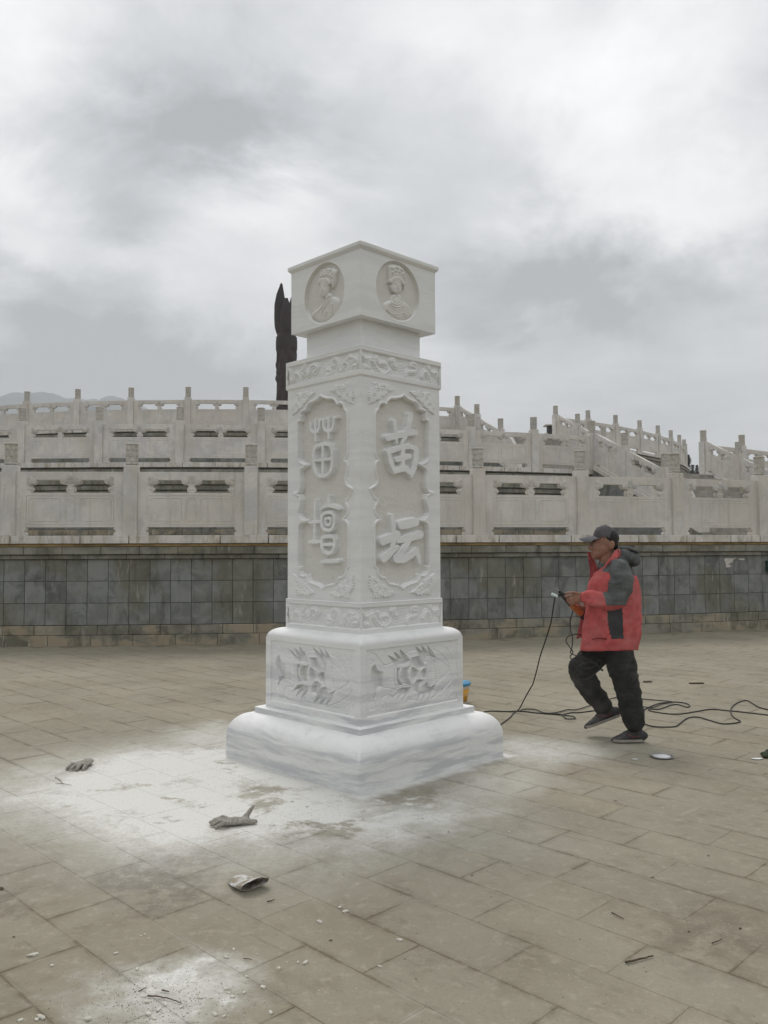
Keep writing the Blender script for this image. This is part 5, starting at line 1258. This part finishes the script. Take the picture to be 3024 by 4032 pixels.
# sleeves
def sleeve(pts, rads, dys, seed, m_, fn=None, name='sleeve'):
    bm = bmesh.new()
    pp = [P7(p[0], p[1], d) for p, d in zip(pts, dys)]
    for a, b, ra, rb in zip(pp, pp[1:], rads, rads[1:]): add_caps(bm, a, b, ra * U7, rb * U7, 20)
    me = remesh(bm, .0065, 5); v = vget(me); nrm = nget(me)
    d = (pp[-1] - pp[0]); q = vnoise(v * np.array([1.0, .6, 1.6]), 17, seed, 3); v += nrm * ((.40 - np.abs(q)) * .034 + vnoise(v, 40, seed + 1, 2) * .003)[:, None]; vset(me, v)
    if fn: me.materials.append(M['greyf']); me.materials.append(M['red']); paint(me, fn)
    return child(name, me, None if fn else m_)
def slv(x, y, c): return ((x < 600 + (y - 720) * .30) & (x < 640) & (y > 690) | (y > 852 + (x - 640) * -.02) & (x < 790)).astype(int)
sleeve([(745, 545), (758, 620), (752, 700), (720, 790), (640, 808), (560, 800), (490, 785), (452, 782)], [90, 100, 98, 84, 74, 66, 56, 42], [-.165, -.20, -.225, -.235, -.23, -.21, -.185, -.17], 31, None, slv)
sleeve([(640, 560), (610, 680), (590, 800), (560, 870), (500, 885), (462, 885)], [92, 92, 84, 70, 52, 36], [.16, .19, .20, .17, .08, .04], 37, M['red'])
# pocket welt and hem piping
bm = bmesh.new(); add_tube(bm, catmull([P7(508, 1148, -.232), P7(560, 1134, -.241), P7(640, 1140, -.245)], 5), 7 * U7, 6); child('pocket_welt', bm_mesh('pocket_welt', bm), M['red_dark'])
# trousers
bm = bmesh.new()
ell(bm, (700, 1190), 150, 150, 85)
for pts, rr, dys in (([(740, 1230), (775, 1400), (820, 1570), (855, 1740), (872, 1858)], [108, 116, 100, 92, 84], [-.09, -.10, -.105, -.105, -.10]),
                     ([(590, 1240), (500, 1320), (410, 1395), (455, 1510), (545, 1640), (595, 1715)], [110, 106, 102, 96, 86, 78], [.08, .09, .10, .10, .10, .10])):
    pp = [P7(p[0], p[1], d) for p, d in zip(pts, dys)]
    for a, b, ra, rb in zip(pp, pp[1:], rr, rr[1:]): add_caps(bm, a, b, ra * U7, rb * U7, 20)
me = remesh(bm, .0075, 5); v = vget(me); nrm = nget(me); q = vnoise(v * np.array([1, 1, 1.7]), 14, 55, 3); v += nrm * ((.42 - np.abs(q)) * .030 + vnoise(v * np.array([1, 1, 2.2]), 34, 56, 2) * .003)[:, None]; vset(me, v); child('trousers', me, M['trouser'])
# shoes
def shoe(heel, toe, sole_t, dy, ankle, lab=None):
    hx, hy = heel; tx, ty = toe; e = bmesh.new(); L = math.hypot(tx - hx, ty - hy); ux, uy = (tx - hx) / L, (ty - hy) / L; nx, ny = -uy, ux
    if ny > 0: nx, ny = -nx, -ny
    def S(f, h, d=0): return P7(hx + ux * L * f + nx * h, hy + uy * L * f + ny * h, dy + d)
    bm = bmesh.new()
    for f, h, r_, w_ in ((.12, 58, 44, 46), (.28, 70, 50, 48), (.44, 62, 46, 50), (.60, 46, 38, 52), (.76, 36, 30, 52), (.88, 30, 24, 46), (.95, 25, 18, 36)):
        add_ell(bm, S(f, h), (r_ * 1.6 * U7, w_ * U7, r_ * U7), 16, 10, Matrix.Rotation(math.atan2(-(ty - hy), tx - hx) * -1, 3, 'Y'))
    add_caps(bm, S(.22, 85), P7(ankle[0], ankle[1], dy), 52 * U7, 52 * U7)
    up = child('shoe', remesh(bm, .006, 3), M['shoe'])
    bm = bmesh.new(); n = 15; T = []; B = []
    for i in range(n):
        f = i / (n - 1); w_ = (44 + 12 * math.sin(PI * f) + 6 * f) * math.sqrt(max(0, 1 - abs(2 * f - 1) ** 5)) * U7 + .003; cur = 8 * max(0, f - .75) / .25
        T.append([bm.verts.new(S(f * 1.06 - .03, 24 + cur, s_ * w_)) for s_ in (-1, -.5, .5, 1)]); B.append([bm.verts.new(S(f * 1.06 - .03, 0 + cur, s_ * w_ * .93)) for s_ in (-1, -.5, .5, 1)])
    for q in (T, B):
        for a, b in zip(q, q[1:]):
            for k in range(3): bm.faces.new((a[k], b[k], b[k + 1], a[k + 1]))
    for i in range(n - 1):
        for k in (0, 3): bm.faces.new((T[i][k], T[i + 1][k], B[i + 1][k], B[i][k]))
    for i in (0, n - 1):
        for k in range(3): bm.faces.new((T[i][k], T[i][k + 1], B[i][k + 1], B[i][k]))
    me = bm_mesh('sole', bm); me.transform(Matrix.Translation(-MANL)); mobj('sole', me, M['sole'], up)
    bm = bmesh.new()
    for f in (.36, .43, .50, .57): add_tube(bm, catmull([S(f, 86 - (f - .36) * 170, -38 * U7), S(f + .02, 112 - (f - .36) * 190, 0), S(f, 86 - (f - .36) * 170, 38 * U7)], 4), .0036, 5)
    me = bm_mesh('laces', bm); me.transform(Matrix.Translation(-MANL)); mobj('laces', me, M['hair'], up)
    bm = bmesh.new(); add_tube(bm, catmull([S(.16, 52, -50 * U7), S(.32, 46, -52 * U7), S(.46, 62, -50 * U7), S(.56, 80, -38 * U7)], 4), [.004] * 13, 6); me = bm_mesh('side_stripe', bm); me.transform(Matrix.Translation(-MANL)); mobj('side_stripe', me, M['shoe_red'], up)
    return up
shoe((962, 2040), (692, 2046), 16, -.10, (885, 1880)); shoe((752, 1820), (462, 1932), 16, .10, (640, 1740))

# ------------------------------------------------------------------ tool in his hands, with its cord
M['black'] = simple('black_rubber', (.015, .015, .016), .2, 60, .55, .4, (200, .2, .0005)); M['orange'] = simple('orange_plastic', (.40, .12, .035), .2, 40, .5, .4)
M['steel'] = simple('dull_steel', (.25, .25, .25), .2, 60, .4, .5, None, .8); M['palegreen'] = simple('pale_green_plastic', (.55, .66, .62), .08, 40, .5, .4)
tool = empty('power_tool', P7(330, 830, -.10)); TL0 = tool.location.copy(); tag(tool, 'orange and black hand-held grinder with thin spindle in the man\'s hands', 'power tool')
def tchild(name, bm, m_, par=tool): me = bm_mesh(name, bm, True); me.transform(Matrix.Translation(-TL0)); return mobj(name, me, m_, par)
def axis_lathe(a, b, prof, seg=18):
    bm = bmesh.new(); d = b - a; add_lathe(bm, [(r_ * U7, f * d.length) for f, r_ in prof], seg, Matrix.Translation(a) @ d.to_track_quat('Z', 'Y').to_matrix().to_4x4()); return bm
A_, B_ = P7(222, 722, -.14), P7(330, 838, -.105)
tchild('nose_housing', axis_lathe(A_, B_, [(0, 8), (.06, 13), (.2, 15), (.24, 20), (.55, 23), (.95, 27), (1, 25)]), M['black'])
tchild('motor_body', axis_lathe(B_, P7(418, 925, -.03), [(0, 22), (.05, 27), (.3, 30), (.6, 29), (.92, 31), (1, 27)]), M['orange'])
tchild('end_cap', axis_lathe(P7(416, 923, -.032), P7(446, 955, -.012), [(0, 31), (.2, 33), (.8, 30), (1, 18)]), M['black'])
tchild('spindle', axis_lathe(P7(190, 700, -.16), P7(226, 726, -.138), [(0, 2.5), (.5, 3), (.55, 7), (1, 8)], 10), M['steel'])
bm = axis_lathe(P7(158, 748, -.15), P7(214, 772, -.145), [(0, 8), (.05, 12), (.9, 12), (1, 9)]); tchild('handle_grip', bm, M['palegreen'])
bm = axis_lathe(P7(212, 771, -.145), P7(236, 745, -.140), [(0, 9), (.5, 12), (1, 8)]); tchild('grip_bracket', bm, M['black'])
cd = [(350, 870, -.075), (338, 920, -.09), (322, 990, -.12), (328, 1080, -.16), (342, 1130, -.2), (335, 1220, -.24), (325, 1262, -.25), (370, 1285, -.26), (450, 1308, -.27), (530, 1352, -.28), (605, 1410, -.28), (590, 1413, -.275), (560, 1372, -.27), (560, 1335, -.27), (583, 1328, -.265), (592, 1365, -.26), (545, 1435, -.26), (480, 1488, -.27), (420, 1492, -.28),
      (375, 1455, -.285), (378, 1400, -.28), (430, 1358, -.275), (500, 1345, -.27), (545, 1358, -.265), (510, 1392, -.26), (440, 1395, -.25), (370, 1345, -.24), (320, 1300, -.235), (345, 1258, -.23), (318, 1215, -.22), (285, 1160, -.2), (300, 1122, -.18), (345, 1103, -.15), (385, 1098, -.10), (420, 1110, .0)]
bm = bmesh.new(); add_tube(bm, catmull([P7(*p) for p in cd], 6), .0042, 8); tchild('power_cord', bm, M['black'])

# ------------------------------------------------------------------ cables
def Zf(pts, rx, ry, sc, z=.006): return [at_z(rx + x / sc, ry + y / sc, z) for x, y in pts]
def cable(name, runs, label, rad=.0055, cat='cable', m_='black'):
    bm = bmesh.new(); c0 = runs[0][0]
    for r_ in runs: add_tube(bm, [p - Vector((c0.x, c0.y, 0)) for p in catmull(r_, 6)], rad, 8)
    return bm, Vector((c0.x, c0.y, 0))
M['cablem'] = simple('dark_rubber_cable', (.030, .028, .024), .3, 30, .6, .35, None)
# one long supply cable: from behind the pillar foot, loops under the man, off to the right
rB1 = Zf([(470, 612), (560, 602), (750, 608), (900, 603), (1100, 625), (1290, 638), (1400, 643), (1500, 622), (1620, 618)], 1750, 2600, 3.0164) + Zf([(0, 375), (60, 402), (140, 405), (250, 402), (355, 385), (420, 355), (520, 318), (660, 303), (780, 313), (838, 338), (812, 358), (720, 330), (640, 337), (520, 378), (430, 376), (408, 385), (450, 402), (600, 425), (740, 428), (900, 404), (1060, 380), (1250, 395), (1400, 410), (1680, 442), (1900, 470)], 2400, 2650, 2.6587)
rB2 = Zf([(900, 600), (930, 583), (1000, 578), (1100, 590), (1180, 622), (1290, 625), (1400, 602), (1470, 585), (1560, 588), (1659, 560)], 1750, 2600, 3.0164, .012) + Zf([(0, 272), (60, 258), (140, 225), (260, 262), (345, 272), (500, 285), (660, 303), (540, 328), (450, 362), (350, 352)], 2400, 2650, 2.6587, .012)
rB3 = Zf([(1180, 628), (1385, 645), (1440, 690), (1520, 696), (1553, 686), (1530, 665), (1440, 655), (1385, 640), (1300, 628)], 1750, 2600, 3.0164, .010)
bm, o_ = cable('a', [rB1, rB2, rB3], ''); me = bm_mesh('power_cable', bm, True); tag(mobj('power_cable', me, M['cablem'], None, o_), 'long black power cable running in loose loops from the pillar foot to the right edge', 'cable')
rC1 = Zf([(300, 500), (365, 532), (470, 560), (620, 565), (700, 555), (740, 525), (800, 480), (870, 460), (950, 465), (1050, 495), (1180, 530), (1300, 525), (1370, 505), (1310, 470), (1272, 420), (1280, 360), (1340, 310), (1430, 287), (1500, 320), (1560, 355), (1680, 390), (1850, 430)], 2400, 2650, 2.6587, .007)
bm, o_ = cable('b', [rC1], ''); me = bm_mesh('power_cable', bm, True); tag(mobj('power_cable', me, M['cablem'], None, o_), 'nearer black cable curling behind the man\'s standing foot with a loop at right', 'cable')
# cable hanging from the tool to the ground behind the plinth
g1 = at_z(1750 + 860 / 3.0164, 2600 + 620 / 3.0164, .006); g2 = at_z(1750 + 690 / 3.0164, 2600 + 745 / 3.0164, .006)
top_ = P7(190, 772, -.14)
hp = [(190, 775), (180, 830), (168, 905), (150, 1010), (100, 1170), (60, 1290), (28, 1420), (-6, 1540)]; lst = []
fx = [(2100 + x / 2.2117, 2000 + y / 2.2117) for x, y in hp] + [(1750 + x / 3.0164, 2600 + y / 3.0164) for x, y in ((1040, 300), (960, 440))]
for i, (x, y) in enumerate(fx):
    f = i / (len(fx)); Y = (YM - .14) + (g1.y - YM + .14) * f ** 1.3; lst.append(at_y(x, y, Y))
lst += [g1 + Vector((.02, .0, .03)), g1 + Vector((-.03, -.02, 0)), (g1 + g2) / 2 , g2, g2 + (g2 - g1) * .6]
lst = [Vector((p.x, p.y, max(p.z, .006))) for p in lst]
bm, o_ = cable('c', [lst], ''); me = bm_mesh('power_cable', bm, True); tag(mobj('power_cable', me, M['cablem'], None, o_), 'thin black cable hanging from the man\'s tool down to the ground behind the plinth', 'cable')

# ------------------------------------------------------------------ bucket behind the pillar
M['bucketw'] = simple('white_plastic', (.62, .62, .60), .08, 20, .5, .4); M['bucketb'] = simple('blue_plastic', (.05, .24, .42), .1, 20, .45, .4); M['bucketo'] = simple('orange_label', (.62, .33, .04), .12, 20, .5, .4)
bz = at_z(1839, 2782, 0); bk = empty('bucket', (0, 0, 0)); Yb = 8.3
xr_ = at_y(1851, 2700, Yb).x; ztop = at_y(1851, 2684, Yb).z; bk.location = (xr_ - .155, Yb, 0); tag(bk, 'plastic bucket with blue lid and orange label half hidden behind the pillar', 'bucket')
hb = ztop
for nm, pr_, m_ in (('tub', [(.118, 0), (.122, .005), (.148, hb * .93), (.150, hb * .94)], 'bucketw'), ('label', [(.1245, .02), (.1475, hb * .72), (.1470, hb * .72)], 'bucketo'), ('lid', [(.150, hb * .87), (.160, hb * .875), (.162, hb * .97), (.156, hb), (.140, hb), (.135, hb * .975), (.01, hb * .975)], 'bucketb')):
    bm = bmesh.new(); add_lathe(bm, pr_, 32); mobj(nm, bm_mesh(nm, bm, True), M[m_], bk)
bm = bmesh.new(); add_tube(bm, [(.15 * math.cos(a), .02 + .17 * math.sin(a) * .3 - .16, hb * .8 - .10 * math.sin(a)) for a in np.linspace(0, PI, 14)], .003, 6); mobj('handle', bm_mesh('handle', bm), M['bucketw'], bk)

# ------------------------------------------------------------------ things lying on the paving
def Z5(x, y, z=0.0): return at_z(x / 1.106, 2900 + y / 1.106, z)
def Z6(x, y, z=0.0): return at_z(1500 + x / 1.0886, 2900 + y / 1.0886, z)
M['glove'] = simple('grey_dusty_knit', (.30, .285, .245), .3, 90, .95, .1, (300, .8, .002)); M['chip'] = simple('white_stone_chip', (.55, .53, .46), .12, 60, .8, .2, (120, .6, .002))
M['stick'] = simple('dry_brown_stick', (.085, .062, .042), .3, 40, .9, .1); M['paper'] = simple('white_paper_and_disc', (.68, .69, .68), .05, 30, .8, .2, None); M['leafm'] = simple('dark_dry_leaf', (.075, .055, .04), .3, 40, .9, .1)
def glove(loc, rz, label, sc, raise_tip=False):
    bm = bmesh.new(); E_ = lambda c, r_: add_ell(bm, [q * sc for q in c], [q * sc for q in r_], 16, 10)
    E_((0, 0, .022), (.055, .045, .020)); E_((.045, .005, .024), (.035, .040, .018)); E_((-.01, -.012, .032), (.03, .02, .015))
    tips = [(-.12, .045, .012), (-.135, .012, .016), (-.125, -.022, .014), (-.10, -.050, .010)]
    for i, (x, y, z) in enumerate(tips):
        m_ = Vector((x * .6, y * .95 + .004 * (-1) ** i, .030)) * sc; a = Vector((-.03, y * .7, .022)) * sc
        add_caps(bm, a, m_, .0125 * sc, .0125 * sc); add_caps(bm, m_, Vector((x, y * 1.1, z)) * sc, .0125 * sc, .0105 * sc)
    if raise_tip: add_caps(bm, Vector((.05, .02, .03)) * sc, Vector((.095, .035, .085)) * sc, .016 * sc, .009 * sc); add_caps(bm, Vector((.04, -.01, .02)) * sc, Vector((.11, -.005, .014)) * sc, .018 * sc, .012 * sc)
    else: add_caps(bm, Vector((.01, .04, .022)) * sc, Vector((-.045, .075, .014)) * sc, .013 * sc, .011 * sc)
    me = remesh(bm, .0034, 3); v = vget(me); v += nget(me) * (vnoise(v, 55, int(loc.x * 100) % 97, 3) * .0035)[:, None]; v[:, 2] = np.maximum(v[:, 2], .001); vset(me, v)
    o = mobj('work_glove', me, M['glove'], None, (loc.x, loc.y, 0), (0, 0, rz)); tag(o, label, 'glove'); return o
p = at_z(333, 3018); glove(p, .35, 'grey dusty work glove lying at left with its fingers towards the camera', 1.05)
bpy.data.objects['work_glove'].rotation_euler[2] = PI * .42
p = Z5(1025, 385); glove(p, .12, 'grey work glove on the white dust in front of the pillar, one finger sticking up', 1.0, True)
# open cloth sleeve
bm = bmesh.new(); rings = []; n = 15
for j in range(n):
    f = j / (n - 1); x = -.085 + .17 * f; w_ = .050 + .022 * f - .02 * max(0, .15 - f) / .15; h_ = .008 + .022 * f ** 2.0
    rings.append([bm.verts.new((x + .02 * f * math.sin(a), w_ * math.cos(a) + .004 * math.sin(9 * f + 2 * a), h_ + h_ * math.sin(a) + .002 * math.sin(5 * a + 7 * f) + .003)) for a in [2 * PI * i / 28 for i in range(28)]])
for a, b in zip(rings, rings[1:]):
    for i in range(28): bm.faces.new((a[i], a[(i + 1) % 28], b[(i + 1) % 28], b[i]))
bm.faces.new(rings[0][::-1])
me = solid(bm, .003, 'cloth_sleeve'); v = vget(me); v += nget(me) * (vnoise(v, 60, 4, 3) * .003)[:, None]; v[:, 2] = np.maximum(v[:, 2], .001); vset(me, v)
def cl(t, b):
    P = t.geo().outputs['Position']; n_ = t.noise(P, 22, 5, .65); return t.mix(t.ramp(n_, .42, .58), (.56, .55, .53), (.27, .235, .18))
M['sleeve'] = mat('dusty_cloth', rough=.95, spec=.1, bump=(150, .6, .002), build=cl)
p = Z5(1065, 650); tag(mobj('cloth_sleeve', me, M['sleeve'], None, (p.x, p.y, 0), (0, 0, -.85)), 'flattened whitish cloth sleeve with open dark mouth on the foreground paving', 'cloth sleeve')
# metal lid
p = at_z(2607, 2982); e = empty('metal_lid', (p.x, p.y, 0)); tag(e, 'round shiny metal lid lying flat right of the man\'s standing foot', 'lid')
bm = bmesh.new(); add_lathe(bm, [(.070, .002), (.078, .003), (.082, .008), (.081, .013), (.076, .014), (.073, .009), (.002, .008)], 40); mobj('rim_plate', bm_mesh('rim_plate', bm, True), M['steel'], e)
bm = bmesh.new(); add_lathe(bm, [(.060, .0085), (.060, .0100), (.002, .0102)], 32, Matrix.Translation((-.002, .0, 0))); mobj('white_disc', bm_mesh('white_disc', bm, True), M['paper'], e)  # plain white disc set flat inside the rim of the lid
# scraps of paper
def scrap(p, w_, d_, rz, label, nm='paper_scrap', m_='paper'):
    bm = bmesh.new(); vs = [bm.verts.new((x * w_, y * d_, .003 + .002 * random.random() + .004 * (abs(x) > .4))) for x, y in ((-.5, -.4), (.1, -.5), (.5, -.3), (.45, .4), (-.1, .5), (-.5, .35))]; bm.faces.new(vs)
    me = solid(bm, .0012, nm); return tag(mobj(nm, me, M[m_], None, (p.x, p.y, 0), (0, 0, rz)), label, 'paper scrap')
scrap(at_z(2499, 2992), .05, .03, -.3, 'torn pale paper scrap left of the metal lid'); scrap(at_z(2659, 2916), .014, .012, .3, 'tiny white paper scrap behind the metal lid')
p = at_z(2982, 2990); scrap(p, .10, .05, .15, 'white card with dark tip lying at the right edge')
M['olive'] = simple('dark_green_cloth', (.045, .055, .035), .3, 30, .95, .1)
p = at_z(3022, 2982); bm = bmesh.new(); add_ell(bm, (0, 0, .02), (.05, .05, .022)); add_ell(bm, (.04, .02, .03), (.05, .04, .028)); add_ell(bm, (-.01, -.02, .015), (.04, .03, .014)); me = remesh(bm, .005, 2); v = vget(me); v += nget(me) * (vnoise(v, 60, 9, 2) * .005)[:, None]; v[:, 2] = np.maximum(v[:, 2], .001); vset(me, v)
tag(mobj('crumpled_glove', me, M['olive'], None, (p.x, p.y, 0)), 'crumpled dark green glove cut by the right edge, beside the white card', 'glove')
# small dusty ball of plastic behind the man's heel
# chips of marble
def chip_mesh(seed, el):
    r_ = random.Random(seed); bm = bmesh.new(); bmesh.ops.create_icosphere(bm, subdivisions=1, radius=1.0)
    for v in bm.verts:
        k = r_.uniform(.72, 1.1); v.co = Vector((v.co.x * el * k, v.co.y * .72 * k, max(-.35, v.co.z * .55 * k)))
        v.co.z += .35
    return bm_mesh('chip', bm)
chm = [chip_mesh(i, [1.0, 1.4, 1.2, 1.7, .9][i % 5]) for i in range(7)]
CH5 = [(143, 955, 3.4, 3), (228, 999, 2.2, 0), (505, 946, 2.2, 2), (598, 1014, 2.4, 1), (985, 963, 2.8, 1), (992, 950, 1.8, 0), (1018, 928, 2, 2), (1118, 950, 1.4, 4), (1215, 1011, 2.2, 5), (1328, 988, 3, 1), (1298, 985, 2, 0), (1250, 985, 1.3, 4), (1392, 810, 3, 6), (1502, 765, 3, 1), (1480, 747, 2.4, 2), (1555, 647, 2, 0), (1652, 1002, 2, 0),
       (614, 870, 1.4, 4), (630, 863, 1.5, 0), (648, 878, 1.2, 2), (443, 1103, 1.4, 0), (180, 1226, 3.6, 3), (160, 1236, 2.6, 0), (90, 1238, 2.6, 2), (383, 1235, 3.8, 0), (1145, 1095, 3, 2), (1062, 1117, 2, 1), (1075, 1047, 2, 5), (985, 1102, 2.5, 2), (995, 1118, 2, 1), (1013, 1136, 2.8, 0), (870, 1139, 2.6, 1),
       (920, 1140, 1.8, 2), (975, 1222, 2.4, 0), (800, 1218, 2, 4), (790, 1180, 2.2, 2), (625, 1135, 2.8, 5), (640, 1158, 2.6, 2), (690, 1192, 2.8, 1), (645, 1212, 3.4, 0), (720, 1167, 2.4, 3), (670, 1230, 2.4, 1), (1178, 1205, 2.6, 1), (1552, 1100, 1.2, 0), (1388, 1108, 1.3, 4), (935, 1213, 3, 1), (560, 522, 1.2, 0), (620, 515, 1, 1), (1272, 285, 2, 1), (1338, 307, 2, 0), (1535, 413, 1.2, 0)]
CH6 = [(80, 875, 2.8, 1), (0, 988, 1.6, 0), (550, 412, 2, 2), (178, 352, 1.8, 0), (1255, 14, 1.2, 0), (915, 48, 1.4, 1)]
CHL = {(143, 955): 'largest oblong white chip lying alone at the left of the foreground', (180, 1226): 'oblong white chip at the bottom left corner, right half of a touching pair', (160, 1236): 'white chip at the bottom left corner, left half of a touching pair',
       (383, 1235): 'large pale chunk at the bottom edge left of the long curved stick', (1392, 810): 'pale oval chip alone below and right of the open cloth sleeve', (1502, 765): 'long white chip, nearer one of the two chips right of the cloth sleeve',
       (1480, 747): 'small white chip, farther one of the two chips right of the cloth sleeve', (1555, 647): 'rounded white chip on a paving joint in the middle of the plaza', (1328, 988): 'long white chip at bottom centre, right one of a close pair', (1298, 985): 'small white chip at bottom centre, left one of a close pair',
       (598, 1014): 'white chip just above the bottom dust patch, left of centre', (505, 946): 'crumbly white chip above the bottom dust patch', (228, 999): 'white chip right of and below the largest oblong chip at left', (80, 875): 'white chip on a dirty spot in the middle foreground, right of centre', (1215, 1011): 'thin white chip left of the close pair at bottom centre',
       (1652, 1002): 'white chip at the bottom centre right of the close pair', (90, 1238): 'rounded white chip in the very bottom left corner'}
for lst, Zx in ((CH5, Z5), (CH6, Z6)):
    for (x, y, r_, k) in lst:
        p = Zx(x, y); sc_ = r_ * .0040 * (p.length / 3.1) ** .5
        near = p.y < 3.45
        o = mobj('stone_chip', chm[k % 7], M['chip'], None, (p.x, p.y, -.001), (0, 0, random.uniform(0, 6))); o.scale = (sc_,) * 3
        tag(o, CHL[(x, y)] if (x, y) in CHL and r_ > 1.9 else 'small white marble chip lying on the dusty foreground paving' if near else 'small pale stone chip on the paving farther from the camera', 'stone chip', 'marble chips scattered in the foreground' if near else 'pale stone chips nearer the pillar')
# sticks and leaf bits
def stick(pts, rad, label, gp_=None, nm='stick', Zx=Z5):
    P = [Zx(x, y, .006) for x, y in pts]; c0 = P[0].copy(); c0.z = 0; P = catmull([q - c0 for q in P], 5); P = [q + Vector((random.uniform(-1, 1), random.uniform(-1, 1), random.uniform(0, 1))) * rad * .5 for q in P]
    bm = bmesh.new(); add_tube(bm, P, [rad * (1 - .5 * i / len(P)) for i in range(len(P))], 7); return tag(mobj(nm, bm_mesh(nm, bm, True), M['stick'], None, c0), label, 'stick', gp_)
stick([(640, 1130), (690, 1133), (745, 1145), (790, 1162)], .0026, 'long curved brown stick on the white dust at the bottom left')
stick([(605, 1112), (635, 1093)], .002, 'short thin stick just left of the long curved stick'); stick([(705, 1106), (738, 1111)], .0028, 'short dark stick above the long curved stick')
stick([(1165, 719), (1195, 712)], .003, 'short brown stick just right of the open cloth sleeve'); stick([(1060, 968), (1097, 970)], .0018, 'thin twig beside marble chips at bottom centre')
stick([(990, 755), (1015, 768), (1042, 783)], .0026, 'short dark stick in the middle of the right foreground', Zx=Z6); stick([(1420, 886), (1465, 868)], .0024, 'pale thin stick at the right foreground near the edge', Zx=Z6)
o = stick([(1050, 968), (1110, 955), (1168, 940)], .0042, 'thick broken brown stick in the bottom right foreground', Zx=Z6)
e = stick([(240, 178), (262, 190), (275, 205), (312, 212)], .0022, 'forked twig on the pale dust left of the pillar'); 
P_ = [Z5(275, 205, .006), Z5(240, 203, .008)]; bm = bmesh.new(); add_tube(bm, [q - e.location for q in catmull(P_, 3)], .0016, 6); mobj('side_twig', bm_mesh('side_twig', bm), M['stick'], e)
leaf_me = None
bm = bmesh.new(); vs = [bm.verts.new(q) for q in ((-1, 0, .0), (-.4, .45, .25), (.4, .4, .15), (1.1, .05, .35), (.4, -.35, .1), (-.4, -.42, .3))]; bm.faces.new(vs); leaf_me = solid(bm, .08, 'leaf')
for i, (x, y, s_) in enumerate([(1005, 277, 14), (290, 411, 11), (1035, 172, 7), (860, 490, 6), (1403, 511, 11), (390, 598, 10), (558, 560, 7), (473, 690, 6), (1165, 606, 10), (150, 1042, 6), (1540, 825, 11), (1320, 838, 9), (85, 680, 5)]):
    p = Z6(x, y); o = mobj('dry_leaf', leaf_me, M['leafm'], None, (p.x, p.y, .002), (random.uniform(-.15, .15), random.uniform(-.15, .15), random.uniform(0, 6))); q = s_ * .0011; o.scale = (q, q, q * .5)
    tag(o, 'small dark dry leaf bit on the right foreground paving', 'leaf', 'dry leaf bits on the right of the plaza')
for i, (Zx, x, y, s_) in enumerate([(Z5, 60, 875, 9), (Z5, 1420, 478, 7), (Z5, 1497, 604, 6), (Z5, 490, 773, 5), (Z5, 1440, 890, 9), (Z5, 5, 665, 22)]):
    p = Zx(x, y); o = mobj('dry_leaf', leaf_me, M['leafm'], None, (p.x, p.y, .002), (random.uniform(-.15, .15), random.uniform(-.15, .15), random.uniform(0, 6))); q = s_ * .0011; o.scale = (q, q, q * .5)
    tag(o, 'small dark dry leaf bit on the left foreground paving', 'leaf', 'dry leaf bits on the left of the plaza')
# flat dark offcut and dark debris far right
for (x, y, w_, lab) in ((910, 112, .16, 'flat dark piece of debris on the far paving right of the man'), (400, 96, .09, 'small dark damp-looking chip of debris behind the man, right of his knee')):
    p = at_z(2400 + x / 2.6587, 2650 + y / 2.6587); bm = bmesh.new(); add_box(bm, -w_ / 2, w_ / 2, -.025, .025, 0, .012, .003); tag(mobj('debris', bm_mesh('debris', bm), M['leafm'], None, (p.x, p.y, 0), (0, 0, .1)), lab, 'debris')
# loose grit: crumbs nobody could count
grv = []; grf = []; r_ = random.Random(5)
base_ico = [(-.5, -.3, 0), (.5, -.35, 0), (.45, .4, 0), (-.4, .35, 0), (-.1, 0, .55), (.25, .1, .5)]; icf = [(0, 1, 5, 4), (1, 2, 5), (2, 3, 4, 5), (3, 0, 4)]
for i in range(2600):
    if i < 900: c = Z5(r_.gauss(720, 210), min(1245, r_.gauss(1140, 70)))
    elif i < 1350: c = Z5(r_.gauss(900, 220), r_.gauss(190, 40))
    elif i < 1700: c = Z5(r_.gauss(1250, 300), r_.gauss(330, 60))
    else: c = Z6(r_.uniform(-1500, 1700), r_.uniform(-50, 1230)) 
    s_ = r_.uniform(.0012, .0042) * (1 if i < 1700 else .8); a = r_.uniform(0, 6.28); b = len(grv)
    for q in base_ico: grv.append((c.x + s_ * (q[0] * math.cos(a) - q[1] * math.sin(a)), c.y + s_ * (q[0] * math.sin(a) + q[1] * math.cos(a)), q[2] * s_))
    grf += [tuple(k + b for k in f) for f in icf]
half = 1700 * 6; me = mesh_from('grit', grv, grf); M['grit'] = mat('mixed_grit', rough=.9, build=lambda t, b: t.mix(t.ramp(t.noise(t.geo().outputs['Position'], 23, 2, .5), .44, .50), (.60, .59, .55), (.12, .10, .08)))
kind(mobj('grit', me, M['grit']), 'stuff')
